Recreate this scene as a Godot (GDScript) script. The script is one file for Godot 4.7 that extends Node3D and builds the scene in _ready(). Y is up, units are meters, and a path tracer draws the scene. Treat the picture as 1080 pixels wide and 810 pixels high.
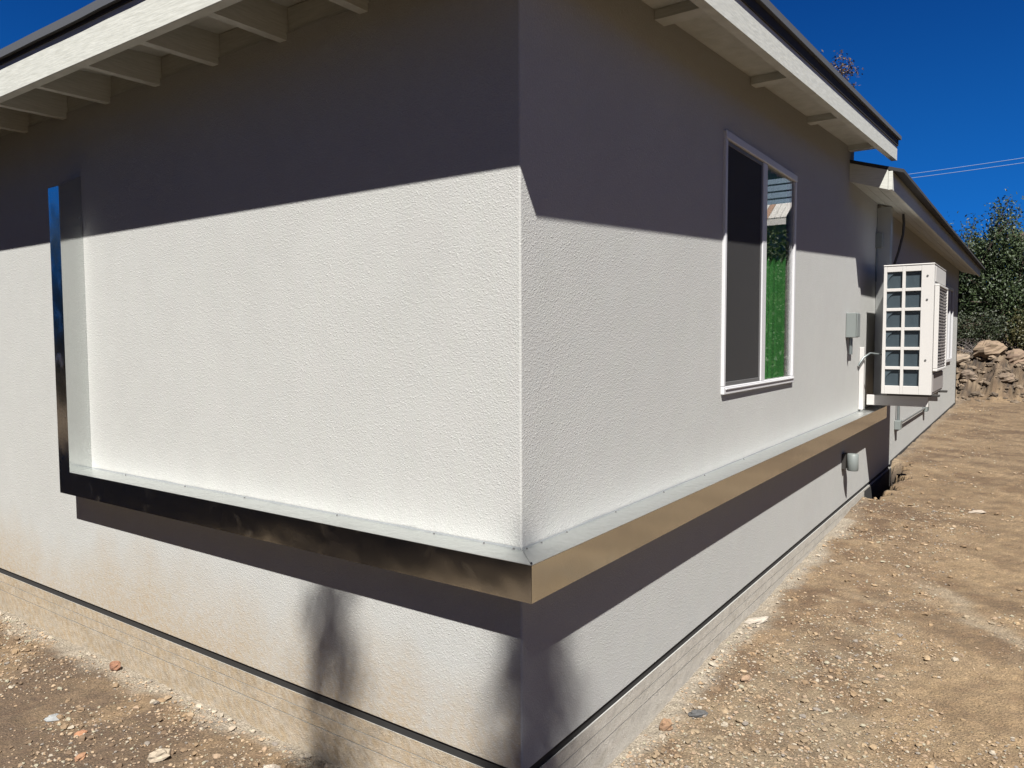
extends Node3D
# A stucco house corner with a galvanised flashing ledge, under a hard blue sky.

var rng := RandomNumberGenerator.new()
var M := {}
var noise_a := FastNoiseLite.new()
var noise_b := FastNoiseLite.new()
var noise_c := FastNoiseLite.new()

# ---------------------------------------------------------------- helpers
func lin(r: float, g: float, b: float) -> Color:
	return Color(r, g, b).linear_to_srgb()

func noise_tex(freq: float, size: int, normal: bool, strength := 8.0, octaves := 4, lo := Color.BLACK, hi := Color.WHITE, seed_value := 1) -> NoiseTexture2D:
	var n := FastNoiseLite.new()
	n.noise_type = FastNoiseLite.TYPE_SIMPLEX_SMOOTH
	n.frequency = freq
	n.fractal_octaves = octaves
	n.seed = seed_value
	var t := NoiseTexture2D.new()
	t.width = size
	t.height = size
	t.seamless = true
	t.noise = n
	if normal:
		t.as_normal_map = true
		t.bump_strength = strength
	else:
		var g := Gradient.new()
		g.set_color(0, lo)
		g.set_color(1, hi)
		t.color_ramp = g
	return t

# sand grain that tiles without a seam: blurred random heights, wrapped at the edges
func grain(n: int, passes: int, seed_value: int, coarse: float) -> PackedFloat32Array:
	var g := RandomNumberGenerator.new()
	g.seed = seed_value
	var h := PackedFloat32Array()
	h.resize(n * n)
	for i in n * n: h[i] = g.randf() - 0.5
	if coarse > 0.0:
		# scattered bigger grains
		for k in int(n * n * 0.004):
			var cx := g.randi() % n
			var cy := g.randi() % n
			var a := coarse * g.randf_range(0.5, 1.5)
			for dy in range(-2, 3):
				for dx in range(-2, 3):
					if dx * dx + dy * dy < 6:
						h[((cy + dy + n) % n) * n + (cx + dx + n) % n] += a
	for p in passes:
		var t := PackedFloat32Array()
		t.resize(n * n)
		for y in n:
			var o := y * n
			for x in n:
				t[o + x] = (h[o + x] * 2.0 + h[o + (x + 1) % n] + h[o + (x + n - 1) % n]) * 0.25
		for y in n:
			var o := y * n
			var up := ((y + n - 1) % n) * n
			var dn := ((y + 1) % n) * n
			for x in n:
				h[o + x] = (t[o + x] * 2.0 + t[up + x] + t[dn + x]) * 0.25
	return h

func grain_normal(h: PackedFloat32Array, n: int, strength: float) -> ImageTexture:
	var b := PackedByteArray()
	b.resize(n * n * 3)
	for y in n:
		for x in n:
			var dx := h[y * n + (x + 1) % n] - h[y * n + (x + n - 1) % n]
			var dy := h[((y + 1) % n) * n + x] - h[((y + n - 1) % n) * n + x]
			var v := Vector3(-dx * strength, dy * strength, 1.0).normalized()
			var k := (y * n + x) * 3
			b[k] = int(clampf(v.x * 127.5 + 127.5, 0, 255)); b[k + 1] = int(clampf(v.y * 127.5 + 127.5, 0, 255)); b[k + 2] = int(clampf(v.z * 127.5 + 127.5, 0, 255))
	return ImageTexture.create_from_image(Image.create_from_data(n, n, false, Image.FORMAT_RGB8, b))

func grain_tone(h: PackedFloat32Array, n: int, lo: float, gain: float) -> ImageTexture:
	var b := PackedByteArray()
	b.resize(n * n * 3)
	for i in n * n:
		var v := int(clampf(lo + h[i] * gain, 0.3, 1.0) * 255.0)
		b[i * 3] = v; b[i * 3 + 1] = v; b[i * 3 + 2] = v
	return ImageTexture.create_from_image(Image.create_from_data(n, n, false, Image.FORMAT_RGB8, b))

func mat(c: Color, rough: float, metal := 0.0) -> StandardMaterial3D:
	var m := StandardMaterial3D.new()
	m.albedo_color = c
	m.roughness = rough
	m.metallic = metal
	m.cull_mode = BaseMaterial3D.CULL_DISABLED
	return m

func tri_map(m: StandardMaterial3D, scale: float) -> void:
	m.uv1_triplanar = true
	m.uv1_world_triplanar = true
	m.uv1_scale = Vector3.ONE * scale

func new_st() -> SurfaceTool:
	var st := SurfaceTool.new()
	st.begin(Mesh.PRIMITIVE_TRIANGLES)
	st.set_smooth_group(-1)
	return st

func tri(st: SurfaceTool, a: Vector3, b: Vector3, c: Vector3, inside: Vector3) -> void:
	var n := (a - c).cross(a - b)
	if n.dot((a + b + c) / 3.0 - inside) < 0.0:
		st.add_vertex(a); st.add_vertex(c); st.add_vertex(b)
	else:
		st.add_vertex(a); st.add_vertex(b); st.add_vertex(c)

func quad(st: SurfaceTool, a: Vector3, b: Vector3, c: Vector3, d: Vector3, inside: Vector3) -> void:
	tri(st, a, b, c, inside)
	tri(st, a, c, d, inside)

# hexahedron from eight corners: bottom a b c d, top e f g h
func hexa(st: SurfaceTool, p: Array) -> void:
	var o := Vector3.ZERO
	for v in p: o += v / 8.0
	quad(st, p[0], p[1], p[2], p[3], o)
	quad(st, p[4], p[5], p[6], p[7], o)
	for i in 4:
		var j := (i + 1) % 4
		quad(st, p[i], p[j], p[j + 4], p[i + 4], o)

# chamfered box between two corners
func box(st: SurfaceTool, lo: Vector3, hi: Vector3, bev := 0.0) -> void:
	var c := (lo + hi) / 2.0
	var h := (hi - lo).abs() / 2.0
	if bev <= 0.0:
		hexa(st, [c + Vector3(-h.x, -h.y, -h.z), c + Vector3(h.x, -h.y, -h.z), c + Vector3(h.x, -h.y, h.z), c + Vector3(-h.x, -h.y, h.z),
			c + Vector3(-h.x, h.y, -h.z), c + Vector3(h.x, h.y, -h.z), c + Vector3(h.x, h.y, h.z), c + Vector3(-h.x, h.y, h.z)])
		return
	var b: float = min(bev, min(h.x, min(h.y, h.z)) * 0.9)
	var g := h - Vector3.ONE * b
	for ax in 3:
		var u := (ax + 1) % 3
		var v := (ax + 2) % 3
		for s in [-1.0, 1.0]:
			var q := []
			for k in [[-1, -1], [1, -1], [1, 1], [-1, 1]]:
				var p := Vector3.ZERO
				p[ax] = s * h[ax]; p[u] = k[0] * g[u]; p[v] = k[1] * g[v]
				q.append(c + p)
			quad(st, q[0], q[1], q[2], q[3], c)
		for s in [-1.0, 1.0]:
			for t in [-1.0, 1.0]:
				var q := []
				for k in [[-1, 0], [1, 0], [1, 1], [-1, 1]]:
					var p := Vector3.ZERO
					p[ax] = k[0] * g[ax]
					if k[1] == 0:
						p[u] = s * h[u]; p[v] = t * g[v]
					else:
						p[u] = s * g[u]; p[v] = t * h[v]
					q.append(c + p)
				quad(st, q[0], q[1], q[2], q[3], c)
	for sx in [-1.0, 1.0]:
		for sy in [-1.0, 1.0]:
			for sz in [-1.0, 1.0]:
				tri(st, c + Vector3(sx * h.x, sy * g.y, sz * g.z), c + Vector3(sx * g.x, sy * h.y, sz * g.z), c + Vector3(sx * g.x, sy * g.y, sz * h.z), c)

func tube(st: SurfaceTool, pts: Array, radii, sides := 8, smooth := true) -> void:
	st.set_smooth_group(0 if smooth else -1)
	var rings := []
	var prev_n := Vector3.ZERO
	for i in pts.size():
		var d: Vector3 = (pts[min(i + 1, pts.size() - 1)] - pts[max(i - 1, 0)]).normalized()
		var n: Vector3 = prev_n - d * prev_n.dot(d) if prev_n != Vector3.ZERO else d.cross(Vector3.UP if abs(d.y) < 0.9 else Vector3.RIGHT)
		n = n.normalized()
		prev_n = n
		var b := d.cross(n)
		var r: float = radii[i] if radii is Array else radii
		var ring := []
		for k in sides:
			var a := TAU * k / sides
			ring.append(pts[i] + (n * cos(a) + b * sin(a)) * r)
		rings.append(ring)
	for i in pts.size() - 1:
		var o: Vector3 = (pts[i] + pts[i + 1]) / 2.0
		for k in sides:
			var j := (k + 1) % sides
			quad(st, rings[i][k], rings[i][j], rings[i + 1][j], rings[i + 1][k], o)
	st.set_smooth_group(-1)
	for e in [0, pts.size() - 1]:
		var o: Vector3 = pts[1] if e == 0 else pts[pts.size() - 2]
		for k in range(1, sides - 1):
			tri(st, rings[e][0], rings[e][k], rings[e][k + 1], o)

func part(st: SurfaceTool, called: String, m: Material, parent: Node3D, at := Vector3.ZERO) -> MeshInstance3D:
	st.generate_normals()
	var o := MeshInstance3D.new()
	o.name = called
	o.mesh = st.commit()
	o.material_override = m
	o.position = at
	parent.add_child(o, true)
	return o

func box_part(lo: Vector3, hi: Vector3, called: String, m: Material, parent: Node3D, bev := 0.002) -> MeshInstance3D:
	var c := (lo + hi) / 2.0
	var st := new_st()
	box(st, lo - c, hi - c, bev)
	return part(st, called, m, parent, c)

func thing(called: String, label: String, category: String, at := Vector3.ZERO, group := "") -> Node3D:
	var o := Node3D.new()
	o.name = called
	o.position = at
	add_child(o, true)
	tag(o, label, category, group)
	return o

func tag(o: Node, label: String, category: String, group := "") -> void:
	o.set_meta("label", label)
	o.set_meta("category", category)
	if group != "": o.set_meta("group", group)

func smooth(a: float, b: float, x: float) -> float:
	var t := clampf((x - a) / (b - a), 0.0, 1.0)
	return t * t * (3.0 - 2.0 * t)

func mesh_from(v: PackedVector3Array, n: PackedVector3Array, c: PackedColorArray, idx: PackedInt32Array) -> ArrayMesh:
	var arr := []
	arr.resize(Mesh.ARRAY_MAX)
	arr[Mesh.ARRAY_VERTEX] = v
	arr[Mesh.ARRAY_NORMAL] = n
	if c.size(): arr[Mesh.ARRAY_COLOR] = c
	arr[Mesh.ARRAY_INDEX] = idx
	var am := ArrayMesh.new()
	am.add_surface_from_arrays(Mesh.PRIMITIVE_TRIANGLES, arr)
	return am

func steps(a: float, b: float, d: float) -> Array:
	var n := int(max(1.0, round((b - a) / d)))
	var r := []
	for i in n: r.append(a + (b - a) * i / n)
	return r

# ---------------------------------------------------------------- main
func _ready() -> void:
	rng.seed = 4711
	setup_camera_and_light()
	setup_materials()
	build_ground()
	build_house()
	build_flashing()
	build_fittings()
	build_air_conditioner()
	build_surroundings()
	build_stones()

func setup_camera_and_light() -> void:
	var cam := Camera3D.new()
	cam.name = "camera"
	add_child(cam)
	cam.position = Vector3(1.2364, 1.5, 1.8109)
	cam.rotation_degrees = Vector3(-3.4115, 35.001, -0.2575)
	cam.fov = 53.97
	cam.near = 0.05
	cam.far = 600.0
	cam.current = true
	var sun := DirectionalLight3D.new()
	sun.name = "sun"
	add_child(sun)
	sun.look_at_from_position(Vector3.ZERO, Vector3(-0.436, -1.0, -0.648), Vector3.UP)
	sun.light_energy = 1.6
	sun.light_color = Color(1.0, 0.985, 0.96)
	sun.light_angular_distance = 0.53
	sun.shadow_enabled = true
	var env := Environment.new()
	env.background_mode = Environment.BG_SKY
	var sky := Sky.new()
	var sm := ProceduralSkyMaterial.new()
	sm.sky_top_color = Color(0.0, 0.035, 0.30)
	sm.sky_horizon_color = Color(0.11, 0.46, 0.82)
	sm.sky_curve = 0.2
	sm.ground_bottom_color = Color(0.30, 0.24, 0.18)
	sm.ground_horizon_color = Color(0.35, 0.32, 0.28)
	sm.sun_angle_max = 1.0
	sky.sky_material = sm
	env.sky = sky
	env.background_energy_multiplier = 0.5
	env.tonemap_mode = Environment.TONE_MAPPER_LINEAR
	env.tonemap_exposure = 2.5
	env.sdfgi_enabled = true
	env.ssao_enabled = true
	env.ssil_enabled = true
	var we := WorldEnvironment.new()
	we.name = "environment"
	we.environment = env
	add_child(we)

func setup_materials() -> void:
	noise_a.seed = 11; noise_a.frequency = 1.0; noise_a.fractal_octaves = 4
	noise_b.seed = 23; noise_b.frequency = 6.0; noise_b.fractal_octaves = 3
	noise_c.seed = 37; noise_c.frequency = 40.0; noise_c.fractal_octaves = 2
	var stucco := mat(Color.WHITE, 0.95)
	stucco.vertex_color_use_as_albedo = true
	tri_map(stucco, 1.75)
	stucco.normal_enabled = true
	var gn := 640
	var gh := grain(gn, 2, 5, 0.16)
	stucco.normal_texture = grain_normal(gh, gn, 3.0)
	stucco.normal_scale = 0.5
	stucco.albedo_texture = grain_tone(gh, gn, 0.955, 0.12)
	M.stucco = stucco
	M.stucco_plain = stucco.duplicate()
	M.stucco_plain.vertex_color_use_as_albedo = false
	M.stucco_plain.albedo_color = lin(0.335, 0.337, 0.324)
	M.stucco_bead = M.stucco_plain.duplicate()
	M.stucco_bead.albedo_color = lin(0.335, 0.337, 0.324)
	var concrete := mat(Color.WHITE, 0.95)
	concrete.vertex_color_use_as_albedo = true
	tri_map(concrete, 1.6)
	concrete.normal_enabled = true
	concrete.normal_texture = stucco.normal_texture
	concrete.normal_scale = 0.6
	concrete.albedo_texture = grain_tone(gh, gn, 0.92, 0.35)
	M.concrete = concrete
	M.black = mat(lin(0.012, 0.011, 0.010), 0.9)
	var paint := mat(lin(0.45, 0.455, 0.42), 0.6)
	tri_map(paint, 3.0)
	paint.uv1_scale = Vector3(0.7, 9.0, 0.7)
	paint.normal_enabled = true
	paint.normal_texture = noise_tex(0.03, 512, true, 6.0, 4, Color.BLACK, Color.WHITE, 12)
	paint.normal_scale = 0.2
	paint.albedo_texture = noise_tex(0.02, 512, false, 0.0, 5, Color(0.88, 0.88, 0.87), Color(1, 1, 1), 13)
	M.paint = paint
	var roofing := mat(lin(0.066, 0.072, 0.085), 0.85)
	tri_map(roofing, 5.0)
	roofing.albedo_texture = noise_tex(0.25, 512, false, 0.0, 3, Color(0.7, 0.7, 0.7), Color(1.0, 1.0, 1.0), 14)
	M.roofing = roofing
	M.shingle = roofing.duplicate()
	M.shingle.albedo_color = lin(0.022, 0.022, 0.024)
	M.drip = mat(lin(0.012, 0.0115, 0.011), 0.85)
	var galv := mat(lin(0.60, 0.62, 0.61), 0.13, 1.0)
	tri_map(galv, 0.9)
	galv.normal_enabled = true
	galv.normal_texture = noise_tex(0.02, 512, true, 2.0, 1, Color.BLACK, Color.WHITE, 15)
	galv.normal_scale = 0.1
	var scuff := noise_tex(0.012, 512, false, 0.0, 4, Color(0.45, 0.45, 0.45), Color(1, 1, 1), 19)
	scuff.color_ramp.set_offset(0, 0.70)
	scuff.color_ramp.set_offset(1, 1.0)
	galv.roughness_texture = scuff
	galv.roughness = 0.28
	M.galv = galv
	var top := mat(lin(0.66, 0.68, 0.67), 0.36, 1.0)
	tri_map(top, 1.5)
	top.normal_enabled = true
	top.normal_texture = noise_tex(0.03, 512, true, 4.0, 1, Color.BLACK, Color.WHITE, 41)
	top.normal_scale = 0.45
	M.galv_top = top
	var galv_dull := mat(lin(0.40, 0.41, 0.40), 0.45, 1.0)
	M.galv_dull = galv_dull
	M.sealant = mat(lin(0.17, 0.18, 0.185), 0.8)
	M.screw = mat(lin(0.07, 0.07, 0.07), 0.6, 0.2)
	M.vinyl = mat(lin(0.42, 0.42, 0.43), 0.35)
	M.screen_frame = mat(lin(0.075, 0.075, 0.075), 0.5)
	var glass := mat(Color(0.02, 0.03, 0.03, 0.12), 0.0)
	glass.transparency = BaseMaterial3D.TRANSPARENCY_ALPHA
	glass.metallic_specular = 0.75
	M.glass = glass
	var screen := mat(Color(lin(0.018, 0.0175, 0.0175), 0.84), 0.8)
	screen.transparency = BaseMaterial3D.TRANSPARENCY_ALPHA
	M.screen = screen
	var curtain := mat(lin(0.035, 0.19, 0.035), 0.85)
	curtain.backlight_enabled = true
	curtain.backlight = lin(0.02, 0.1, 0.02)
	M.curtain = curtain
	M.room = mat(lin(0.15, 0.14, 0.13), 0.9)
	M.ac_white = mat(lin(0.39, 0.38, 0.365), 0.45)
	M.ac_grey = mat(lin(0.21, 0.195, 0.19), 0.5)
	var coil := mat(lin(0.045, 0.065, 0.078), 0.5, 0.3)
	M.coil = coil
	M.box_grey = mat(lin(0.13, 0.145, 0.14), 0.5)
	M.conduit = mat(lin(0.16, 0.18, 0.18), 0.45, 0.6)
	M.cable = mat(lin(0.02, 0.018, 0.016), 0.6)
	M.wire = mat(lin(0.10, 0.15, 0.26), 0.6)
	M.wood_pole = mat(lin(0.10, 0.075, 0.06), 0.9)
	var soil := mat(Color.WHITE, 1.0)
	soil.vertex_color_use_as_albedo = true
	tri_map(soil, 1.3)
	soil.normal_enabled = true
	soil.normal_texture = noise_tex(0.07, 1024, true, 16.0, 5, Color.BLACK, Color.WHITE, 17)
	soil.normal_scale = 0.8
	soil.albedo_texture = noise_tex(0.05, 1024, false, 0.0, 6, Color(0.62, 0.60, 0.57), Color(1, 1, 1), 18)
	M.soil = soil
	var stone := mat(Color.WHITE, 0.95)
	stone.vertex_color_use_as_albedo = true
	M.stone = stone
	var leaf := mat(Color.WHITE, 0.6)
	leaf.vertex_color_use_as_albedo = true
	leaf.backlight_enabled = true
	leaf.backlight = lin(0.03, 0.05, 0.01)
	M.leaf = leaf
	var bark := mat(lin(0.09, 0.065, 0.05), 0.95)
	M.bark = bark
	M.siding = mat(lin(0.09, 0.14, 0.20), 0.7)
	M.awning = mat(lin(0.5, 0.48, 0.45), 0.6)
	M.awning_stripe = mat(lin(0.28, 0.17, 0.12), 0.6)

# ---------------------------------------------------------------- ground
func side_height(z: float) -> float:
	var zs := [2.0, 0.0, -0.7, -1.3, -3.2, -5.2, -6.7, -14.0]
	var ys := [-0.06, -0.05, -0.04, -0.01, 0.04, 0.10, 0.20, 0.29]
	if z >= zs[0]: return ys[0]
	for i in zs.size() - 1:
		if z >= zs[i + 1]:
			return lerpf(ys[i], ys[i + 1], (zs[i] - z) / (zs[i] - zs[i + 1]))
	return ys[-1]

func pit(x: float, z: float) -> float:
	# dug hole against the wall below the air conditioner
	var ex := noise_b.get_noise_2d(x * 0.8 + 9.0, z * 0.8) * 0.13 + noise_c.get_noise_2d(x * 0.5, z * 0.5) * 0.03
	return smooth(0.19 + ex, 0.13 + ex, x) * smooth(-5.28, -5.42, z) * smooth(-6.85 - ex, -6.62 - ex, z)

func bank(x: float, z: float) -> float:
	var edge := noise_a.get_noise_2d(x * 0.5, 3.0) * 0.3 + noise_a.get_noise_2d(x * 2.1, 8.0) * 0.12
	return smooth(-14.85 + edge, -15.85 + edge, z) * (0.85 + noise_a.get_noise_2d(x * 0.8, 20.0) * 0.2)

func ground_y(x: float, z: float) -> float:
	var y := side_height(z)
	if x < 0.0: y = lerpf(y, -0.05, smooth(0.0, 0.25, z))
	y += noise_a.get_noise_2d(x * 0.9, z * 0.9) * 0.018 + noise_b.get_noise_2d(x, z) * 0.011 + noise_c.get_noise_2d(x * 0.45, z * 0.45) * 0.007
	y += bank(x, z)
	if z < -15.5:
		y += smooth(-15.5, -40.0, z) * 1.2
	if z < -14.8 and z > -16.5:
		y += (noise_b.get_noise_2d(x * 0.45, z * 0.8) * 0.16 + noise_c.get_noise_2d(x * 0.3, z * 0.4) * 0.06) * smooth(-14.8, -15.1, z)
	y -= pit(x, z) * 0.34
	return y

func ground_color(x: float, z: float) -> Color:
	var a := noise_a.get_noise_2d(x * 0.7 + 40.0, z * 0.7)
	var b := noise_b.get_noise_2d(x * 0.5, z * 0.5 + 11.0)
	var g := noise_c.get_noise_2d(x, z)
	var tan := Color(0.215, 0.150, 0.088)
	var brown := Color(0.135, 0.086, 0.048)
	var grey := Color(0.225, 0.18, 0.122)
	var sand := Color(0.27, 0.193, 0.112)
	var c := tan.lerp(brown, smooth(-0.05, 0.4, a + b * 0.6))
	# crushed gravel fans out in the foreground; pale sand to the right
	var dz := z + 0.9
	c = c.lerp(grey, smooth(0.9, 0.1, abs(x - 0.55) + abs(dz) * 0.35 + b * 0.5) * 0.8)
	c = c.lerp(sand, smooth(0.5, 0.95, x + a * 0.4 + b * 0.2) * smooth(-8.0, -2.0, z + a) * 0.8)
	var band: float = abs(z + 2.9 + (x - 0.9) * -1.4)
	c = c.lerp(Color(0.29, 0.25, 0.19), smooth(0.28, 0.0, band + b * 0.3) * smooth(0.5, 0.85, x) * 0.6)
	c = c.lerp(brown, smooth(0.05, 0.35, b + g * 0.3) * 0.45)
	# drag marks left by the loader
	var drag := noise_a.get_noise_2d(x * 0.9 + z * 0.3, z * 2.0 - x * 1.3) + 0.5 * noise_b.get_noise_2d(x * 0.5, z * 1.1)
	c = c.lerp(Color(0.12, 0.077, 0.044), smooth(0.0, 0.5, drag) * 0.55 * smooth(-1.0, -2.5, z + a))
	c = c.lerp(Color(0.32, 0.235, 0.145), smooth(0.05, 0.5, -drag) * 0.4 * smooth(-1.0, -2.5, z + a))
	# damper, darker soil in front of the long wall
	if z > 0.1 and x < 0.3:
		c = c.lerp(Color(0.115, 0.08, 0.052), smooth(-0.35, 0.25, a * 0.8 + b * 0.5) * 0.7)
	# mortar droppings along the foot of both walls
	var d_front := z - 0.0 if x < 0.05 else 9.0
	var d_side := x if z < 0.05 else 9.0
	var d: float = min(abs(d_front), abs(d_side))
	var reach := 0.13 + 0.08 * noise_a.get_noise_2d(x * 2.0 + 70.0, z * 2.0) + 0.05 * b
	var heap := smooth(reach, reach * 0.35, d + g * 0.03)
	if z < -4.5: heap *= 0.25
	c = c.lerp(Color(0.34, 0.305, 0.25), heap * 0.85)
	if z < -14.6:
		var k := smooth(-14.7, -15.2, z)
		var yy := ground_y(x, z)
		var e := noise_b.get_noise_2d(x * 0.7, z * 0.7 + yy * 1.1) + 0.5 * noise_c.get_noise_2d(x * 0.35, z * 0.35 + yy * 0.6)
		var bankc := Color(0.125, 0.09, 0.06).lerp(Color(0.045, 0.036, 0.03), smooth(-0.1, 0.4, e + a * 0.4))
		bankc = bankc.lerp(Color(0.19, 0.145, 0.10), smooth(0.1, 0.5, -e))
		c = c.lerp(bankc, k)
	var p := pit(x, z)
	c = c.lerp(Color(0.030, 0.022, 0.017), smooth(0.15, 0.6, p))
	var f := 1.0 + g * 0.35
	return Color(c.r * f, c.g * f, c.b * f)

func build_ground() -> void:
	var xs := [-160.0, -80.0, -40.0, -22.0, -14.0, -10.0, -8.0, -7.0]
	xs += steps(-6.0, -4.2, 0.12) + steps(-4.2, 2.2, 0.022) + steps(2.2, 5.0, 0.12) + [5.0, 6.0, 8.0, 11.0, 16.0, 25.0, 45.0, 90.0, 160.0]
	var zs := [-200.0, -110.0, -65.0, -45.0, -36.0, -30.0, -26.0, -23.0, -21.0]
	zs += steps(-20.0, -16.6, 0.2) + steps(-16.6, -14.6, 0.05) + steps(-14.6, -7.0, 0.06) + steps(-7.0, 1.6, 0.022) + steps(1.6, 4.0, 0.12) + [4.0, 5.0, 7.0, 10.0, 15.0, 25.0, 45.0, 90.0, 160.0]
	var w := xs.size()
	var h := zs.size()
	var v := PackedVector3Array()
	var n := PackedVector3Array()
	var c := PackedColorArray()
	v.resize(w * h); n.resize(w * h); c.resize(w * h)
	for j in h:
		for i in w:
			var x: float = xs[i]
			var z: float = zs[j]
			v[j * w + i] = Vector3(x, ground_y(x, z), z)
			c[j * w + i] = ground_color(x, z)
	for j in h:
		for i in w:
			var dx := v[j * w + mini(i + 1, w - 1)] - v[j * w + maxi(i - 1, 0)]
			var dz := v[mini(j + 1, h - 1) * w + i] - v[maxi(j - 1, 0) * w + i]
			n[j * w + i] = dz.cross(dx).normalized()
	var idx := PackedInt32Array()
	idx.resize((w - 1) * (h - 1) * 6)
	var k := 0
	for j in h - 1:
		for i in w - 1:
			var a := j * w + i
			idx[k] = a; idx[k + 1] = a + 1; idx[k + 2] = a + w
			idx[k + 3] = a + 1; idx[k + 4] = a + w + 1; idx[k + 5] = a + w
			k += 6
	var o := MeshInstance3D.new()
	o.name = "ground"
	o.mesh = mesh_from(v, n, c, idx)
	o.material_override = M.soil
	o.set_meta("kind", "structure")
	add_child(o)

# ---------------------------------------------------------------- house
const GAP_TOP := 0.196
const GAP_LOW := 0.166
const EAVE := 0.36
const RAKE := 0.30
const PITCH := 0.0588

func deck_y(z: float) -> float:
	return 2.69 - PITCH * z

func stucco_color(x: float, y: float, z: float, front: bool) -> Color:
	var u := x if front else z
	var m := 1.0 + 0.03 * noise_a.get_noise_2d(u * 1.1, y * 1.1 + (0.0 if front else 50.0)) + 0.03 * noise_b.get_noise_2d(u, y)
	var c := Color(0.340, 0.342, 0.329)
	c = Color(c.r * m, c.g * m, c.b * m)
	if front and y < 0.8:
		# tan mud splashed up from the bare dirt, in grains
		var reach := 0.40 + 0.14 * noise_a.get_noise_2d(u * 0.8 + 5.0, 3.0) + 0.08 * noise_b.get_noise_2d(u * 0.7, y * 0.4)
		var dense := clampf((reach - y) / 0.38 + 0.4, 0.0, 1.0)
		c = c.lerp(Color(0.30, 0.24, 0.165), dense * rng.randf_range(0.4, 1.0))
	return c

# rectangular sheet of wall with colours per vertex; ax 0 runs along x at z = off, ax 2 along z at x = off
func wall_sheet(us: Array, vs: Array, off: float, front: bool, hole: Rect2, colour: Callable, called: String, m: Material, parent: Node3D) -> MeshInstance3D:
	var w := us.size()
	var h := vs.size()
	var v := PackedVector3Array()
	var n := PackedVector3Array()
	var c := PackedColorArray()
	for j in h:
		for i in w:
			var p := Vector3(us[i], vs[j], off) if front else Vector3(off, vs[j], us[i])
			v.append(p)
			n.append(Vector3(0, 0, 1) if front else Vector3(1, 0, 0))
			c.append(colour.call(p.x, p.y, p.z, front))
	var idx := PackedInt32Array()
	for j in h - 1:
		for i in w - 1:
			var mid := Vector2((us[i] + us[i + 1]) / 2.0, (vs[j] + vs[j + 1]) / 2.0)
			if hole.has_point(mid): continue
			var a := j * w + i
			if front:
				idx.append_array(PackedInt32Array([a, a + w, a + 1, a + 1, a + w, a + w + 1]))
			else:
				idx.append_array(PackedInt32Array([a, a + 1, a + w, a + 1, a + w + 1, a + w]))
	var o := MeshInstance3D.new()
	o.name = called
	o.mesh = mesh_from(v, n, c, idx)
	o.material_override = m
	parent.add_child(o, true)
	return o

func plinth_color(x: float, y: float, z: float, front: bool) -> Color:
	var u := x if front else z
	var m := 1.0 + 0.10 * noise_a.get_noise_2d(u * 1.5, y * 4.0) + 0.10 * noise_b.get_noise_2d(u, y * 2.0)
	var c := Color(0.385, 0.36, 0.315)
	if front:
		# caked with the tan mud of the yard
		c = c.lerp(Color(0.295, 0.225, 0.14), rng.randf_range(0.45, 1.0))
	c = c.lerp(Color(0.30, 0.27, 0.22), 0.4 * smooth(0.1, 0.5, noise_b.get_noise_2d(u * 0.5, y * 3.0 + 9.0)))
	if rng.randf() < 0.2: m *= 0.85
	return Color(c.r * m, c.g * m, c.b * m)

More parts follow.
